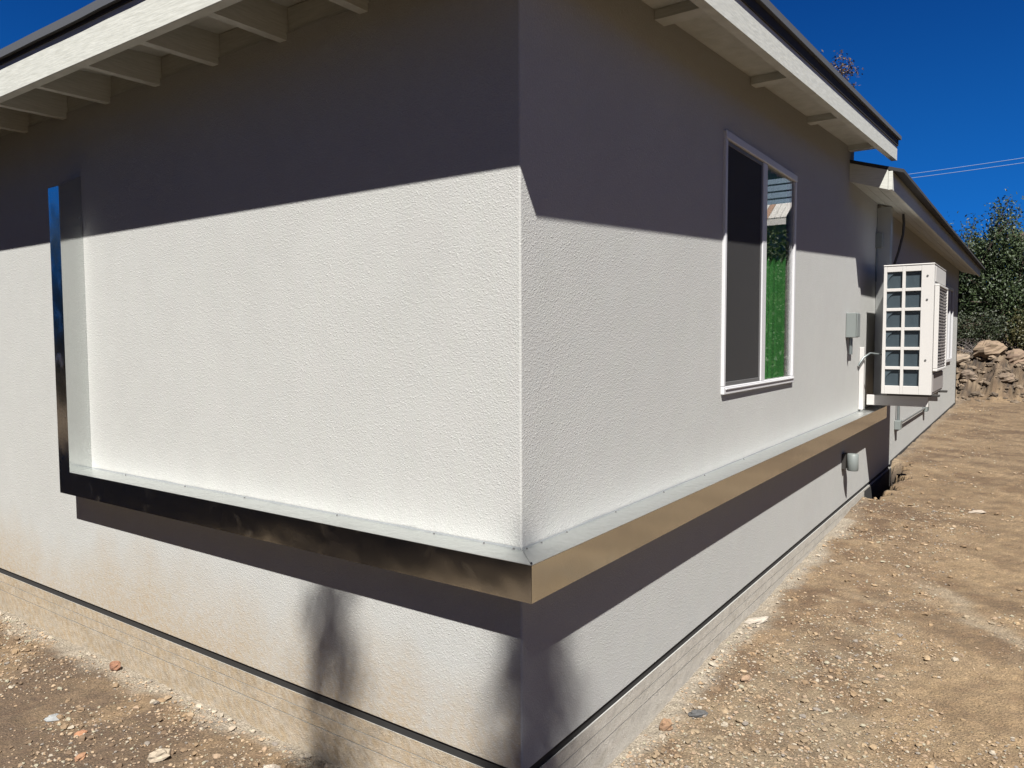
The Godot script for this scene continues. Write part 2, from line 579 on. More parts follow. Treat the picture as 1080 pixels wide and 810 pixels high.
func build_house() -> void:
	var house := thing("stucco_house", "off-white stucco house with exposed rafter eaves and a lower wing", "house")
	var no_hole := Rect2(500, 500, 1, 1)
	var win := Rect2(-2.90, 1.25, 1.20, 1.20)     # opening in z and y
	var r := 0.006                                 # rounded corner
	# stucco faces
	var us := steps(-9.5, -4.3, 0.2) + steps(-4.3, -r, 0.010) + [-r]
	var vs := steps(GAP_TOP, 0.8, 0.009) + steps(0.8, 2.60, 0.05) + [2.60]
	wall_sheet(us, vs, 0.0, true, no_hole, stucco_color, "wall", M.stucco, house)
	us = steps(-14.0, -7.0, 0.1) + steps(-7.0, -2.90, 0.05) + steps(-2.90, -1.70, 0.05) + steps(-1.70, -r, 0.05) + [-r]
	vs = steps(GAP_TOP, 1.25, 0.05) + steps(1.25, 2.45, 0.05) + steps(2.45, 2.66, 0.05) + [2.66]
	wall_sheet(us, vs, 0.0, false, win, stucco_color, "wall", M.stucco, house)
	# rounded corner bead, gable strip above, bottom edges and inner leaf
	var st := new_st()
	st.set_smooth_group(0)
	for k in 5:
		var a0 := PI / 2 * k / 5.0
		var a1 := PI / 2 * (k + 1) / 5.0
		var p0 := Vector3(-r + r * sin(a0), 0, -r + r * cos(a0))
		var p1 := Vector3(-r + r * sin(a1), 0, -r + r * cos(a1))
		var up0 := Vector3(0, GAP_TOP, 0)
		var up1 := Vector3(0, 2.68, 0)
		quad(st, p0 + up0, p1 + up0, p1 + up1, p0 + up1, Vector3(-r, 1.3, -r))
	part(st, "corner_bead", M.stucco_bead, house)
	st = new_st()
	hexa(st, [Vector3(-0.1, 2.66, -0.02), Vector3(0, 2.66, -0.02), Vector3(0, 2.66, -4.62), Vector3(-0.1, 2.66, -4.62),
		Vector3(-0.1, deck_y(-0.02) - 0.001, -0.02), Vector3(0, deck_y(-0.02) - 0.001, -0.02), Vector3(0, deck_y(-4.62) - 0.001, -4.62), Vector3(-0.1, deck_y(-4.62) - 0.001, -4.62)])
	box(st, Vector3(-0.1, 2.661, -14.0), Vector3(0, 2.70, -4.62))
	part(st, "gable_strip", M.stucco_plain, house)
	st = new_st()
	var inner := -0.03
	box(st, Vector3(-9.5, GAP_TOP, -0.16), Vector3(inner, 2.60, inner))
	for b in [[-1.70, inner, GAP_TOP, 2.66], [-14.0, -2.90, GAP_TOP, 2.66], [-2.90, -1.70, GAP_TOP, 1.25], [-2.90, -1.70, 2.45, 2.66]]:
		box(st, Vector3(-0.16, b[2], b[0]), Vector3(inner, b[3], b[1]))
	box(st, Vector3(-9.6, -0.3, -14.0), Vector3(-9.5, 2.7, -0.2))
	box(st, Vector3(-9.5, -0.3, -14.0), Vector3(0.0, 2.7, -13.9))
	part(st, "inner_wall", M.room, house)
	# reveal of the stucco edges: bottom lip and window return
	st = new_st()
	box(st, Vector3(-9.5, GAP_TOP - 0.002, inner), Vector3(-0.004, GAP_TOP + 0.004, -0.002))
	box(st, Vector3(inner, GAP_TOP - 0.002, -14.0), Vector3(-0.002, GAP_TOP + 0.004, -0.004))
	for b in [[-2.90, -1.70, 1.246, 1.252], [-2.90, -1.70, 2.448, 2.454], [-2.904, -2.898, 1.25, 2.45], [-1.702, -1.696, 1.25, 2.45]]:
		box(st, Vector3(inner, b[2], b[0]), Vector3(-0.002, b[3], b[1]))
	part(st, "stucco_lip", M.stucco_plain, house)
	# recess under the stucco, then the foundation in three board-marked courses
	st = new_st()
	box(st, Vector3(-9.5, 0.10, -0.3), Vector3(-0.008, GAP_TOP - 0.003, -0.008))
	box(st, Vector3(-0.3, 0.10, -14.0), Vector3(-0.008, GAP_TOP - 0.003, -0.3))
	part(st, "recess", M.black, house)  # shallow; black colour holds the shade of a deeper gap
	var courses := [[GAP_LOW, 0.118, 0.002], [0.1155, 0.068, 0.0022], [0.065, -0.45, 0.002]]
	for q in courses:
		var yb: float = max(q[1], -0.25)
		var hi: float = q[0]
		var f: float = q[2]
		var c_us := steps(-9.5, -4.3, 0.2) + steps(-4.3, f, 0.014) + [f]
		var c_vs := steps(yb, hi, 0.014) + [hi]
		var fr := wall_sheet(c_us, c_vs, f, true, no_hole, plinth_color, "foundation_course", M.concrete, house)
		c_us = steps(-14.0, -7.0, 0.1) + steps(-7.0, f, 0.025) + [f]
		var sd := wall_sheet(c_us, c_vs, f, false, no_hole, plinth_color, "foundation_course", M.concrete, house)
		st = new_st()
		box(st, Vector3(-9.5, yb, -0.25), Vector3(f - 0.0015, min(hi - 0.0005, 0.16), f - 0.0015))
		part(st, "core", M.stucco_plain, fr)
		st = new_st()
		box(st, Vector3(-0.25, yb, -14.0), Vector3(f - 0.0015, min(hi - 0.0005, 0.16), -0.251))
		part(st, "core", M.stucco_plain, sd)
	box_part(Vector3(0.0045, -0.42, -6.78), Vector3(0.010, 0.150, -5.36), "pit_shade_sheet", M.black, house, 0.0)  # black sheet carrying the shade on the foundation inside the pit
	st = new_st()
	hexa(st, [Vector3(0.001, 0.17, -6.75), Vector3(0.004, 0.17, -6.75), Vector3(0.004, 0.26, -14.0), Vector3(0.001, 0.26, -14.0),
		Vector3(0.001, 0.228, -6.75), Vector3(0.004, 0.228, -6.75), Vector3(0.004, 0.325, -14.0), Vector3(0.001, 0.325, -14.0)])
	part(st, "base_gap_strip", M.black, house)  # flat black strip painted for the shaded gap at the wing foot
	build_roof(house)
	build_windows(house)

func build_roof(house: Node3D) -> void:
	var zf := EAVE - 0.038
	var z_end := -4.64
	# roof deck and the roll roofing over it
	var st := new_st()
	var x0 := -9.9
	var x1 := RAKE - 0.03
	hexa(st, [Vector3(x0, deck_y(zf), zf), Vector3(x1, deck_y(zf), zf), Vector3(x1, deck_y(z_end), z_end), Vector3(x0, deck_y(z_end), z_end),
		Vector3(x0, deck_y(zf) + 0.02, zf), Vector3(x1, deck_y(zf) + 0.02, zf), Vector3(x1, deck_y(z_end) + 0.02, z_end), Vector3(x0, deck_y(z_end) + 0.02, z_end)])
	var roof := part(st, "roof", M.paint, house)
	# roofing edge is a little wavy along the eave
	st = new_st()
	var n := 60
	for i in n:
		var xa := lerpf(x0, RAKE + 0.025, float(i) / n)
		var xb := lerpf(x0, RAKE + 0.025, float(i + 1) / n)
		var ya := 0.004 * noise_a.get_noise_1d(xa * 2.0) - 0.004
		var yb := 0.004 * noise_a.get_noise_1d(xb * 2.0) - 0.004
		var zz := EAVE + 0.022
		hexa(st, [Vector3(xa, deck_y(zz) + 0.026 + ya, zz), Vector3(xb, deck_y(zz) + 0.026 + yb, zz), Vector3(xb, deck_y(z_end) + 0.032, z_end - 0.02), Vector3(xa, deck_y(z_end) + 0.032, z_end - 0.02),
			Vector3(xa, deck_y(zz) + 0.058 + ya, zz), Vector3(xb, deck_y(zz) + 0.058 + yb, zz), Vector3(xb, deck_y(z_end) + 0.058, z_end - 0.02), Vector3(xa, deck_y(z_end) + 0.058, z_end - 0.02)])
	part(st, "roofing_sheet", M.roofing, roof)
	st = new_st()
	var dz := EAVE + 0.006
	hexa(st, [Vector3(x0, deck_y(dz) + 0.008, dz), Vector3(RAKE + 0.008, deck_y(dz) + 0.008, dz), Vector3(RAKE + 0.008, deck_y(dz) + 0.008, 0.3), Vector3(x0, deck_y(dz) + 0.008, 0.3),
		Vector3(x0, deck_y(dz) + 0.024, dz), Vector3(RAKE + 0.008, deck_y(dz) + 0.024, dz), Vector3(RAKE + 0.008, deck_y(dz) + 0.024, 0.3), Vector3(x0, deck_y(dz) + 0.024, 0.3)])
	part(st, "drip_edge", M.drip, roof)
	st = new_st()
	var ra := RAKE - 0.02
	var rb := RAKE + 0.008
	hexa(st, [Vector3(ra, deck_y(0.29) - 0.016, 0.29), Vector3(rb, deck_y(0.29) - 0.016, 0.29), Vector3(rb, deck_y(z_end) - 0.016, z_end + 0.001), Vector3(ra, deck_y(z_end) - 0.016, z_end + 0.001),
		Vector3(ra, deck_y(0.29) + 0.026, 0.29), Vector3(rb, deck_y(0.29) + 0.026, 0.29), Vector3(rb, deck_y(z_end) + 0.026, z_end + 0.001), Vector3(ra, deck_y(z_end) + 0.026, z_end + 0.001)])
	part(st, "drip_edge", M.drip, roof)
	# fascia boards
	st = new_st()
	box(st, Vector3(x0, 2.547, zf), Vector3(RAKE - 0.0385, 2.686, EAVE), 0.002)
	part(st, "fascia_board", M.paint, roof)
	st = new_st()
	hexa(st, [Vector3(RAKE - 0.038, deck_y(EAVE) - 0.122, EAVE - 0.0), Vector3(RAKE, deck_y(EAVE) - 0.122, EAVE - 0.0), Vector3(RAKE, deck_y(z_end) - 0.122, z_end), Vector3(RAKE - 0.038, deck_y(z_end) - 0.122, z_end),
		Vector3(RAKE - 0.038, deck_y(EAVE) + 0.016, EAVE - 0.0), Vector3(RAKE, deck_y(EAVE) + 0.016, EAVE - 0.0), Vector3(RAKE, deck_y(z_end) + 0.016, z_end), Vector3(RAKE - 0.038, deck_y(z_end) + 0.016, z_end)])
	part(st, "fascia_board", M.paint, roof)
	# rafter tails and the blocks between them
	var rx := []
	for i in 24: rx.append(-0.21 - 0.41 * i)
	for i in rx.size():
		var x: float = rx[i]
		var s2 := new_st()
		var hw := 0.019
		hexa(s2, [Vector3(-hw, -0.115, -0.14), Vector3(hw, -0.115, -0.14), Vector3(hw, -0.122, zf - 0.001), Vector3(-hw, -0.122, zf - 0.001),
			Vector3(-hw, deck_y(-0.14) - 2.69 - 0.001, -0.14), Vector3(hw, deck_y(-0.14) - 2.69 - 0.001, -0.14), Vector3(hw, deck_y(zf) - 2.69 - 0.001, zf - 0.001), Vector3(-hw, deck_y(zf) - 2.69 - 0.001, zf - 0.001)])
		part(s2, "rafter_tail", M.paint, roof, Vector3(x, 2.69, 0))
		var xr: float = rx[i - 1] - hw - 0.001 if i > 0 else -0.002
		box_part(Vector3(x + hw + 0.001, 2.577, -0.05), Vector3(xr, deck_y(0.0) - 0.002, -0.006), "frieze_block", M.paint, roof, 0.001)
	# flat lookouts carrying the rake
	for z in [-0.95, -2.10, -3.22, -4.44]:
		var s3 := new_st()
		var hw := 0.044
		var dy := deck_y(z) - 0.001
		hexa(s3, [Vector3(0.001, -0.038 + PITCH * hw * -1.0, hw), Vector3(RAKE - 0.039, -0.038 - PITCH * hw, hw), Vector3(RAKE - 0.039, -0.038 + PITCH * hw, -hw), Vector3(0.001, -0.038 + PITCH * hw, -hw),
			Vector3(0.001, -PITCH * hw, hw), Vector3(RAKE - 0.039, -PITCH * hw, hw), Vector3(RAKE - 0.039, PITCH * hw, -hw), Vector3(0.001, PITCH * hw, -hw)])
		part(s3, "lookout", M.paint, roof, Vector3(0, dy, z))
	# closing wall above the wing roof at the high end of the main roof
	st = new_st()
	box(st, Vector3(-9.5, 2.5, -4.60), Vector3(-0.1, deck_y(-4.5) - 0.001, -4.5))
	part(st, "gable_wall", M.stucco_plain, roof)
	# lower wing: pitched roof, bargeboard, eave fascia, open soffit
	var wx := 0.30
	var za := -4.46
	var zb := -14.4
	st = new_st()
	var slope := 0.32
	var ye := 2.735
	var ridge := -4.6
	for sg in [[wx + 0.075, 0.001, za], [0.0, ridge, -4.72]]:
		var y0: float = ye + (wx - sg[0]) * slope
		var y1: float = ye + (wx - sg[1]) * slope
		hexa(st, [Vector3(sg[0], y0, sg[2]), Vector3(sg[1], y1, sg[2]), Vector3(sg[1], y1, zb), Vector3(sg[0], y0, zb),
			Vector3(sg[0], y0 + 0.025, sg[2]), Vector3(sg[1], y1 + 0.025, sg[2]), Vector3(sg[1], y1 + 0.025, zb), Vector3(sg[0], y0 + 0.025, zb)])
	var yr := ye + (wx - ridge) * slope
	hexa(st, [Vector3(ridge, yr, -4.72), Vector3(-9.9, yr - 5.3 * slope, -4.72), Vector3(-9.9, yr - 5.3 * slope, zb), Vector3(ridge, yr, zb),
		Vector3(ridge, yr + 0.025, -4.72), Vector3(-9.9, yr + 0.025 - 5.3 * slope, -4.72), Vector3(-9.9, yr + 0.025 - 5.3 * slope, zb), Vector3(ridge, yr + 0.025, zb)])
	var wing := part(st, "wing_roof", M.shingle, house)
	st = new_st()
	box(st, Vector3(wx - 0.03, 2.595, zb), Vector3(wx, 2.733, za), 0.002)
	part(st, "fascia_board", M.paint, wing)
	st = new_st()
	hexa(st, [Vector3(0.001, 2.69, za - 0.03), Vector3(wx - 0.031, 2.60, za - 0.03), Vector3(wx - 0.031, 2.60, za), Vector3(0.001, 2.69, za),
		Vector3(0.001, 2.829, za - 0.03), Vector3(wx - 0.031, 2.742, za - 0.03), Vector3(wx - 0.031, 2.742, za), Vector3(0.001, 2.829, za)])
	part(st, "bargeboard", M.paint, wing)
	# soffit boards, running along the eave
	for i in 3:
		var xa := 0.002 + i * 0.088
		var xb := xa + 0.084
		var s4 := new_st()
		var ya := 2.697 - xa * 0.30
		var yb := 2.697 - xb * 0.30
		hexa(s4, [Vector3(xa, ya, zb + 0.01), Vector3(xb, yb, zb + 0.01), Vector3(xb, yb, za - 0.031), Vector3(xa, ya, za - 0.031),
			Vector3(xa, ya + 0.018, zb + 0.01), Vector3(xb, yb + 0.018, zb + 0.01), Vector3(xb, yb + 0.018, za - 0.031), Vector3(xa, ya + 0.018, za - 0.031)])
		part(s4, "soffit_board", M.paint, wing)
	# gable triangle at the far end and wall closing the wing
	for zz in [-13.95, -4.75]:
		st = new_st()
		var g := [Vector3(-9.5, 2.701, zz), Vector3(0.0, 2.701, zz), Vector3(-0.01, 2.82, zz), Vector3(ridge, yr - 0.01, zz)]
		var o := Vector3(0, 0, -0.05)
		hexa(st, [g[0], g[1], g[2], g[3], g[0] + o, g[1] + o, g[2] + o, g[3] + o])
		part(st, "gable_wall", M.stucco_plain, wing)

func build_windows(house: Node3D) -> void:
	# slider: white frame, sliding sash with an insect screen, fixed pane
	var w := Node3D.new()
	w.name = "window"
	house.add_child(w, true)
	var z0 := -1.680
	var z1 := -2.922
	var y0 := 1.231
	var y1 := 2.466
	var t := 0.038
	var st := new_st()
	box(st, Vector3(-0.06, y0, z1), Vector3(0.016, y0 + t, z0), 0.003)
	box(st, Vector3(-0.06, y1 - t, z1), Vector3(0.016, y1, z0), 0.003)
	box(st, Vector3(-0.06, y0 + t, z0 - t * 0.7), Vector3(0.014, y1 - t, z0), 0.003)
	box(st, Vector3(-0.02, y0 + t, z1), Vector3(0.014, y1 - t, z1 + t * 0.8), 0.003)
	box(st, Vector3(-0.055, y0 + t, -2.345), Vector3(0.010, y1 - t, -2.275), 0.003)
	part(st, "frame", M.vinyl, w)
	st = new_st()
	box(st, Vector3(-0.03, y0 + t * 0.6, z1 + 0.02), Vector3(0.022, y0 + t * 0.8, z0 - 0.02), 0.002)
	part(st, "sill", M.vinyl, w)
	# right light
	box_part(Vector3(-0.003, y0 + t, z1 + t * 0.8), Vector3(0.002, y1 - t, -2.345), "pane", M.glass, w, 0.0)
	# left light behind its insect screen
	var za := -2.275
	var zb := z0 - t * 0.7
	box_part(Vector3(-0.05, y0 + t, za), Vector3(-0.044, y1 - t, zb), "pane", M.glass, w, 0.0)
	box_part(Vector3(-0.043, y0 + t + 0.001, za + 0.002), Vector3(-0.016, y1 - t - 0.001, za + 0.05), "sash_stile", M.vinyl, w, 0.002)
	box_part(Vector3(-0.043, y0 + t + 0.001, za + 0.051), Vector3(-0.016, y0 + t + 0.05, zb - 0.002), "sash_rail", M.vinyl, w, 0.002)
	box_part(Vector3(-0.001, y0 + t + 0.02, za + 0.02), Vector3(0.001, y1 - t - 0.02, zb - 0.02), "insect_screen", M.screen, w, 0.0)
	st = new_st()
	for b in [[y0 + t, y0 + t + 0.02, za, zb], [y1 - t - 0.02, y1 - t, za, zb], [y0 + t + 0.02, y1 - t - 0.02, za, za + 0.02], [y0 + t + 0.02, y1 - t - 0.02, zb - 0.02, zb]]:
		box(st, Vector3(-0.010, b[0], b[2]), Vector3(0.004, b[1], b[3]), 0.002)
	part(st, "screen_frame", M.screen_frame, w)
	# small far window on the wing
	var f := Node3D.new()
	f.name = "window"
	house.add_child(f, true)
	st = new_st()
	for b in [[1.10, 1.15, -12.75, -11.65], [2.25, 2.30, -12.75, -11.65], [1.15, 2.25, -12.75, -12.70], [1.15, 2.25, -11.70, -11.65], [1.15, 2.25, -12.23, -12.17]]:
		box(st, Vector3(-0.01, b[0], b[2]), Vector3(0.03, b[1], b[3]), 0.004)
	part(st, "frame", M.vinyl, f)
	var dark := mat(Color(0.01, 0.012, 0.014), 0.02)
	box_part(Vector3(0.002, 1.15, -12.17), Vector3(0.008, 2.25, -11.70), "pane", dark, f, 0.0)
	box_part(Vector3(0.002, 1.15, -12.70), Vector3(0.008, 2.25, -12.23), "pane", dark, f, 0.0)
	# room behind the slider
	st = new_st()
	box(st, Vector3(-3.5, 0.45, -4.45), Vector3(-0.17, 0.55, -0.2))
	box(st, Vector3(-3.5, 2.58, -4.45), Vector3(-0.17, 2.65, -0.2))
	box(st, Vector3(-3.6, 0.45, -4.45), Vector3(-3.5, 2.65, -0.2))
	box(st, Vector3(-3.5, 0.55, -4.45), Vector3(-0.17, 2.58, -4.40))
	box(st, Vector3(-3.5, 0.55, -0.25), Vector3(-0.17, 2.58, -0.2))
	part(st, "room_shell", M.room, house)
	# curtain
	var c := SurfaceTool.new()
	c.begin(Mesh.PRIMITIVE_TRIANGLES)
	c.set_smooth_group(0)
	var n := 60
	for i in n:
		var za2 := lerpf(-2.37, -2.885, float(i) / n)
		var zb2 := lerpf(-2.37, -2.885, float(i + 1) / n)
		var fa := func(z: float) -> float: return -0.034 + 0.013 * sin(z * 62.0) + 0.006 * sin(z * 131.0 + 1.0)
		var pa := Vector3(fa.call(za2), 0, za2)
		var pb := Vector3(fa.call(zb2), 0, zb2)
		quad(c, pa + Vector3(0, 1.26, 0), pb + Vector3(0, 1.26, 0), pb + Vector3(0, 2.44, 0), pa + Vector3(0, 2.44, 0), Vector3(-3, 1.5, -2.6))
	var o := part(c, "curtain", M.curtain, self)
	tag(o, "bright green curtain hanging behind the right window pane", "curtain")

# ---------------------------------------------------------------- flashing
func build_flashing() -> void:
	var f := thing("metal_flashing", "shiny galvanised metal ledge wrapping the house corner with upright ends", "flashing")
	var w := 0.103
	var yt := 0.874
	var yb := 0.767
	var xl := -2.638
	var zr := -5.78
	# ledge runs, mitred at the corner; top falls slightly outward
	var st := new_st()
	hexa(st, [Vector3(xl, yb, 0.001), Vector3(0.001, yb, 0.001), Vector3(w, yb, w), Vector3(xl, yb, w),
		Vector3(xl, yt + 0.006, 0.001), Vector3(0.001, yt + 0.006, 0.001), Vector3(w, yt, w), Vector3(xl, yt, w)])
	part(st, "ledge", M.galv, f)
	st = new_st()
	hexa(st, [Vector3(0.0015, yb, 0.0), Vector3(w + 0.0005, yb, w - 0.001), Vector3(w + 0.0005, yb, zr), Vector3(0.0015, yb, zr),
		Vector3(0.0015, yt + 0.006, 0.0), Vector3(w + 0.0005, yt, w - 0.001), Vector3(w + 0.0005, yt, zr), Vector3(0.0015, yt + 0.006, zr)])
	part(st, "ledge", M.galv, f)
	# duller top sheets, slightly dimpled
	st = new_st()
	hexa(st, [Vector3(xl + 0.105, yt + 0.0062, 0.0012), Vector3(0.0012, yt + 0.0062, 0.0012), Vector3(w - 0.0005, yt + 0.0002, w - 0.0005), Vector3(xl + 0.105, yt + 0.0002, w - 0.0005),
		Vector3(xl + 0.105, yt + 0.0075, 0.0012), Vector3(0.0012, yt + 0.0075, 0.0012), Vector3(w - 0.0005, yt + 0.0015, w - 0.0005), Vector3(xl + 0.105, yt + 0.0015, w - 0.0005)])
	part(st, "top_sheet", M.galv_top, f)
	st = new_st()
	hexa(st, [Vector3(0.0016, yt + 0.0062, 0.0), Vector3(w, yt + 0.0002, w - 0.0015), Vector3(w, yt + 0.0002, zr + 0.101), Vector3(0.0016, yt + 0.0062, zr + 0.101),
		Vector3(0.0016, yt + 0.0075, 0.0), Vector3(w, yt + 0.0015, w - 0.0015), Vector3(w, yt + 0.0015, zr + 0.101), Vector3(0.0016, yt + 0.0075, zr + 0.101)])
	part(st, "top_sheet", M.galv_top, f)
	# upright end returns
	st = new_st()
	hexa(st, [Vector3(xl, yt + 0.0065, 0.001), Vector3(xl + 0.104, yt + 0.0065, 0.001), Vector3(xl + 0.104, yt + 0.0005, w), Vector3(xl, yt + 0.0005, w),
		Vector3(xl, 2.285, 0.001), Vector3(xl + 0.104, 2.285, 0.001), Vector3(xl + 0.104, 2.222, w), Vector3(xl, 2.222, w)])
	part(st, "upright", M.galv, f)
	st = new_st()
	box(st, Vector3(0.002, yt + 0.007, zr), Vector3(w + 0.012, 2.66, zr + 0.10), 0.002)
	part(st, "upright", M.galv_dull, f)
	# upturned flange along the wall, slightly buckled, and its screws
	for side in 2:
		st = new_st()
		var n := 40
		var a := xl + 0.106 if side == 0 else zr + 0.11
		for i in n:
			var u0 := lerpf(a, -0.001, float(i) / n)
			var u1 := lerpf(a, -0.001, float(i + 1) / n)
			var h0 := 0.006 + 0.004 * noise_b.get_noise_1d(u0 * 1.2)
			var h1 := 0.006 + 0.004 * noise_b.get_noise_1d(u1 * 1.2)
			var y := yt + 0.0058
			if side == 0:
				hexa(st, [Vector3(u0, y, 0.0012), Vector3(u1, y, 0.0012), Vector3(u1, y, 0.0035), Vector3(u0, y, 0.0035), Vector3(u0, y + h0, 0.0012), Vector3(u1, y + h1, 0.0012), Vector3(u1, y + h1, 0.003), Vector3(u0, y + h0, 0.003)])
			else:
				hexa(st, [Vector3(0.0012, y, u0), Vector3(0.0012, y, u1), Vector3(0.0035, y, u1), Vector3(0.0035, y, u0), Vector3(0.0012, y + h0, u0), Vector3(0.0012, y + h1, u1), Vector3(0.003, y + h1, u1), Vector3(0.003, y + h0, u0)])
		part(st, "sealant_bead", M.sealant, f)
	var s := new_st()
	tube(s, [Vector3(0, 0, 0), Vector3(0, 0.003, 0), Vector3(0, 0.0045, 0)], [0.0032, 0.0032, 0.0015], 8)
	s.generate_normals()
	var head := s.commit()
	var spots := []
	for u in [-2.2, -1.72, -1.31, -0.78, -0.33, -0.13, -0.02]: spots.append(Vector3(u, yt + 0.0066, 0.012))
	for u in [-0.01, -0.09, -0.24, -0.58, -1.0, -1.45, -2.0]: spots.append(Vector3(0.012, yt + 0.0066, u))
	spots.append(Vector3(w - 0.008, yt + 0.0018, w - 0.012))
	for p in spots:
		var o := MeshInstance3D.new()
		o.name = "screw"
		o.mesh = head
		o.material_override = M.screw
		o.position = p
		f.add_child(o, true)

# ---------------------------------------------------------------- boxes, pipes
func build_fittings() -> void:
	# grey box on the wall with a pipe stub
	var b := thing("electrical_box", "grey metal electrical box on the sunlit wall left of the air conditioner", "electrical box", Vector3(0, 1.50, -4.50))
	box_part(Vector3(0.001, 0.0, -0.055), Vector3(0.075, 0.19, 0.055), "body", M.box_grey, b, 0.004)
	box_part(Vector3(0.0755, 0.004, -0.058), Vector3(0.084, 0.186, 0.058), "cover", M.box_grey, b, 0.003)
	var st := new_st()
	tube(st, [Vector3(0.03, -0.13, 0), Vector3(0.03, -0.001, 0)], 0.013, 10)
	part(st, "pipe", M.conduit, b)
	# flexible whip running from the wall to the unit
	st = new_st()
	tube(st, [Vector3(0.01, 1.27, -4.93), Vector3(0.04, 1.33, -4.95), Vector3(0.08, 1.37, -5.02), Vector3(0.13, 1.36, -5.10), Vector3(0.163, 1.36, -5.13)], 0.008, 10)
	var o := part(st, "flexible_conduit", M.conduit, self)
	tag(o, "short looped grey flexible conduit between wall and air conditioner", "conduit")
	# fixture on the low wall
	var l := thing("wall_fixture", "small grey cylindrical fixture on the lower wall under the ledge", "wall fixture", Vector3(0, 0.47, -4.45))
	box_part(Vector3(0.001, 0.01, -0.05), Vector3(0.028, 0.13, 0.05), "backplate", M.cable, l, 0.003)
	st = new_st()
	tube(st, [Vector3(0.072, 0.0, 0), Vector3(0.072, 0.005, 0), Vector3(0.072, 0.125, 0), Vector3(0.072, 0.13, 0)], [0.038, 0.042, 0.042, 0.038], 20)
	part(st, "housing", M.box_grey, l)
	# junction box on the upright, its drop pipe
	var j := thing("junction_box", "small grey junction box high on the metal upright under the wing eave", "junction box", Vector3(0.005, 2.30, -5.679))
	box_part(Vector3(-0.03, 0, 0.0), Vector3(0.05, 0.13, 0.055), "body", M.box_grey, j, 0.004)
	st = new_st()
	tube(st, [Vector3(0.0, -0.30, 0.02), Vector3(0.0, -0.001, 0.02)], 0.008, 8)
	part(st, "pipe", M.conduit, j)
	# vertical pipe beside the upright
	st = new_st()
	tube(st, [Vector3(0.06, 1.2, -5.95), Vector3(0.06, 2.675, -5.95)], 0.024, 12)
	o = part(st, "vertical_conduit", M.conduit, self)
	tag(o, "grey-green vertical conduit rising to the wing eave behind air conditioner", "conduit")
	st = new_st()
	var pts := [Vector3(0.16, 2.64, -6.05), Vector3(0.165, 2.56, -6.06), Vector3(0.16, 2.45, -6.06), Vector3(0.13, 2.30, -6.05), Vector3(0.09, 2.15, -6.03), Vector3(0.075, 2.0, -6.02), Vector3(0.075, 1.3, -6.02)]
	tube(st, pts, 0.011, 8)
	o = part(st, "black_cable", M.cable, self)
	tag(o, "black cable dropping from the wing soffit behind the air conditioner", "cable")
	# low conduits on the wing wall
	var c := thing("wall_conduit", "grey conduit with a box low on the wing wall below air conditioner", "conduit", Vector3(0, 0.53, -7.02))
	box_part(Vector3(0.001, 0, -0.06), Vector3(0.06, 0.095, 0.06), "box", M.box_grey, c, 0.004)
	st = new_st()
	tube(st, [Vector3(0.03, 0.096, 0), Vector3(0.03, 0.62, 0)], 0.014, 10)
	part(st, "pipe", M.conduit, c)
	st = new_st()
	tube(st, [Vector3(0.03, 0.05, -0.061), Vector3(0.03, 0.05, -2.26)], 0.010, 8)
	part(st, "pipe", M.galv_dull, c)
	var k := thing("outlet_box", "small grey outlet box farther along the wing wall", "outlet box", Vector3(0, 0.53, -9.36))
	box_part(Vector3(0.001, 0, -0.07), Vector3(0.055, 0.11, 0.07), "body", M.box_grey, k, 0.004)
	box_part(Vector3(0.0555, 0.01, -0.06), Vector3(0.062, 0.10, 0.06), "cover", M.conduit, k, 0.002)

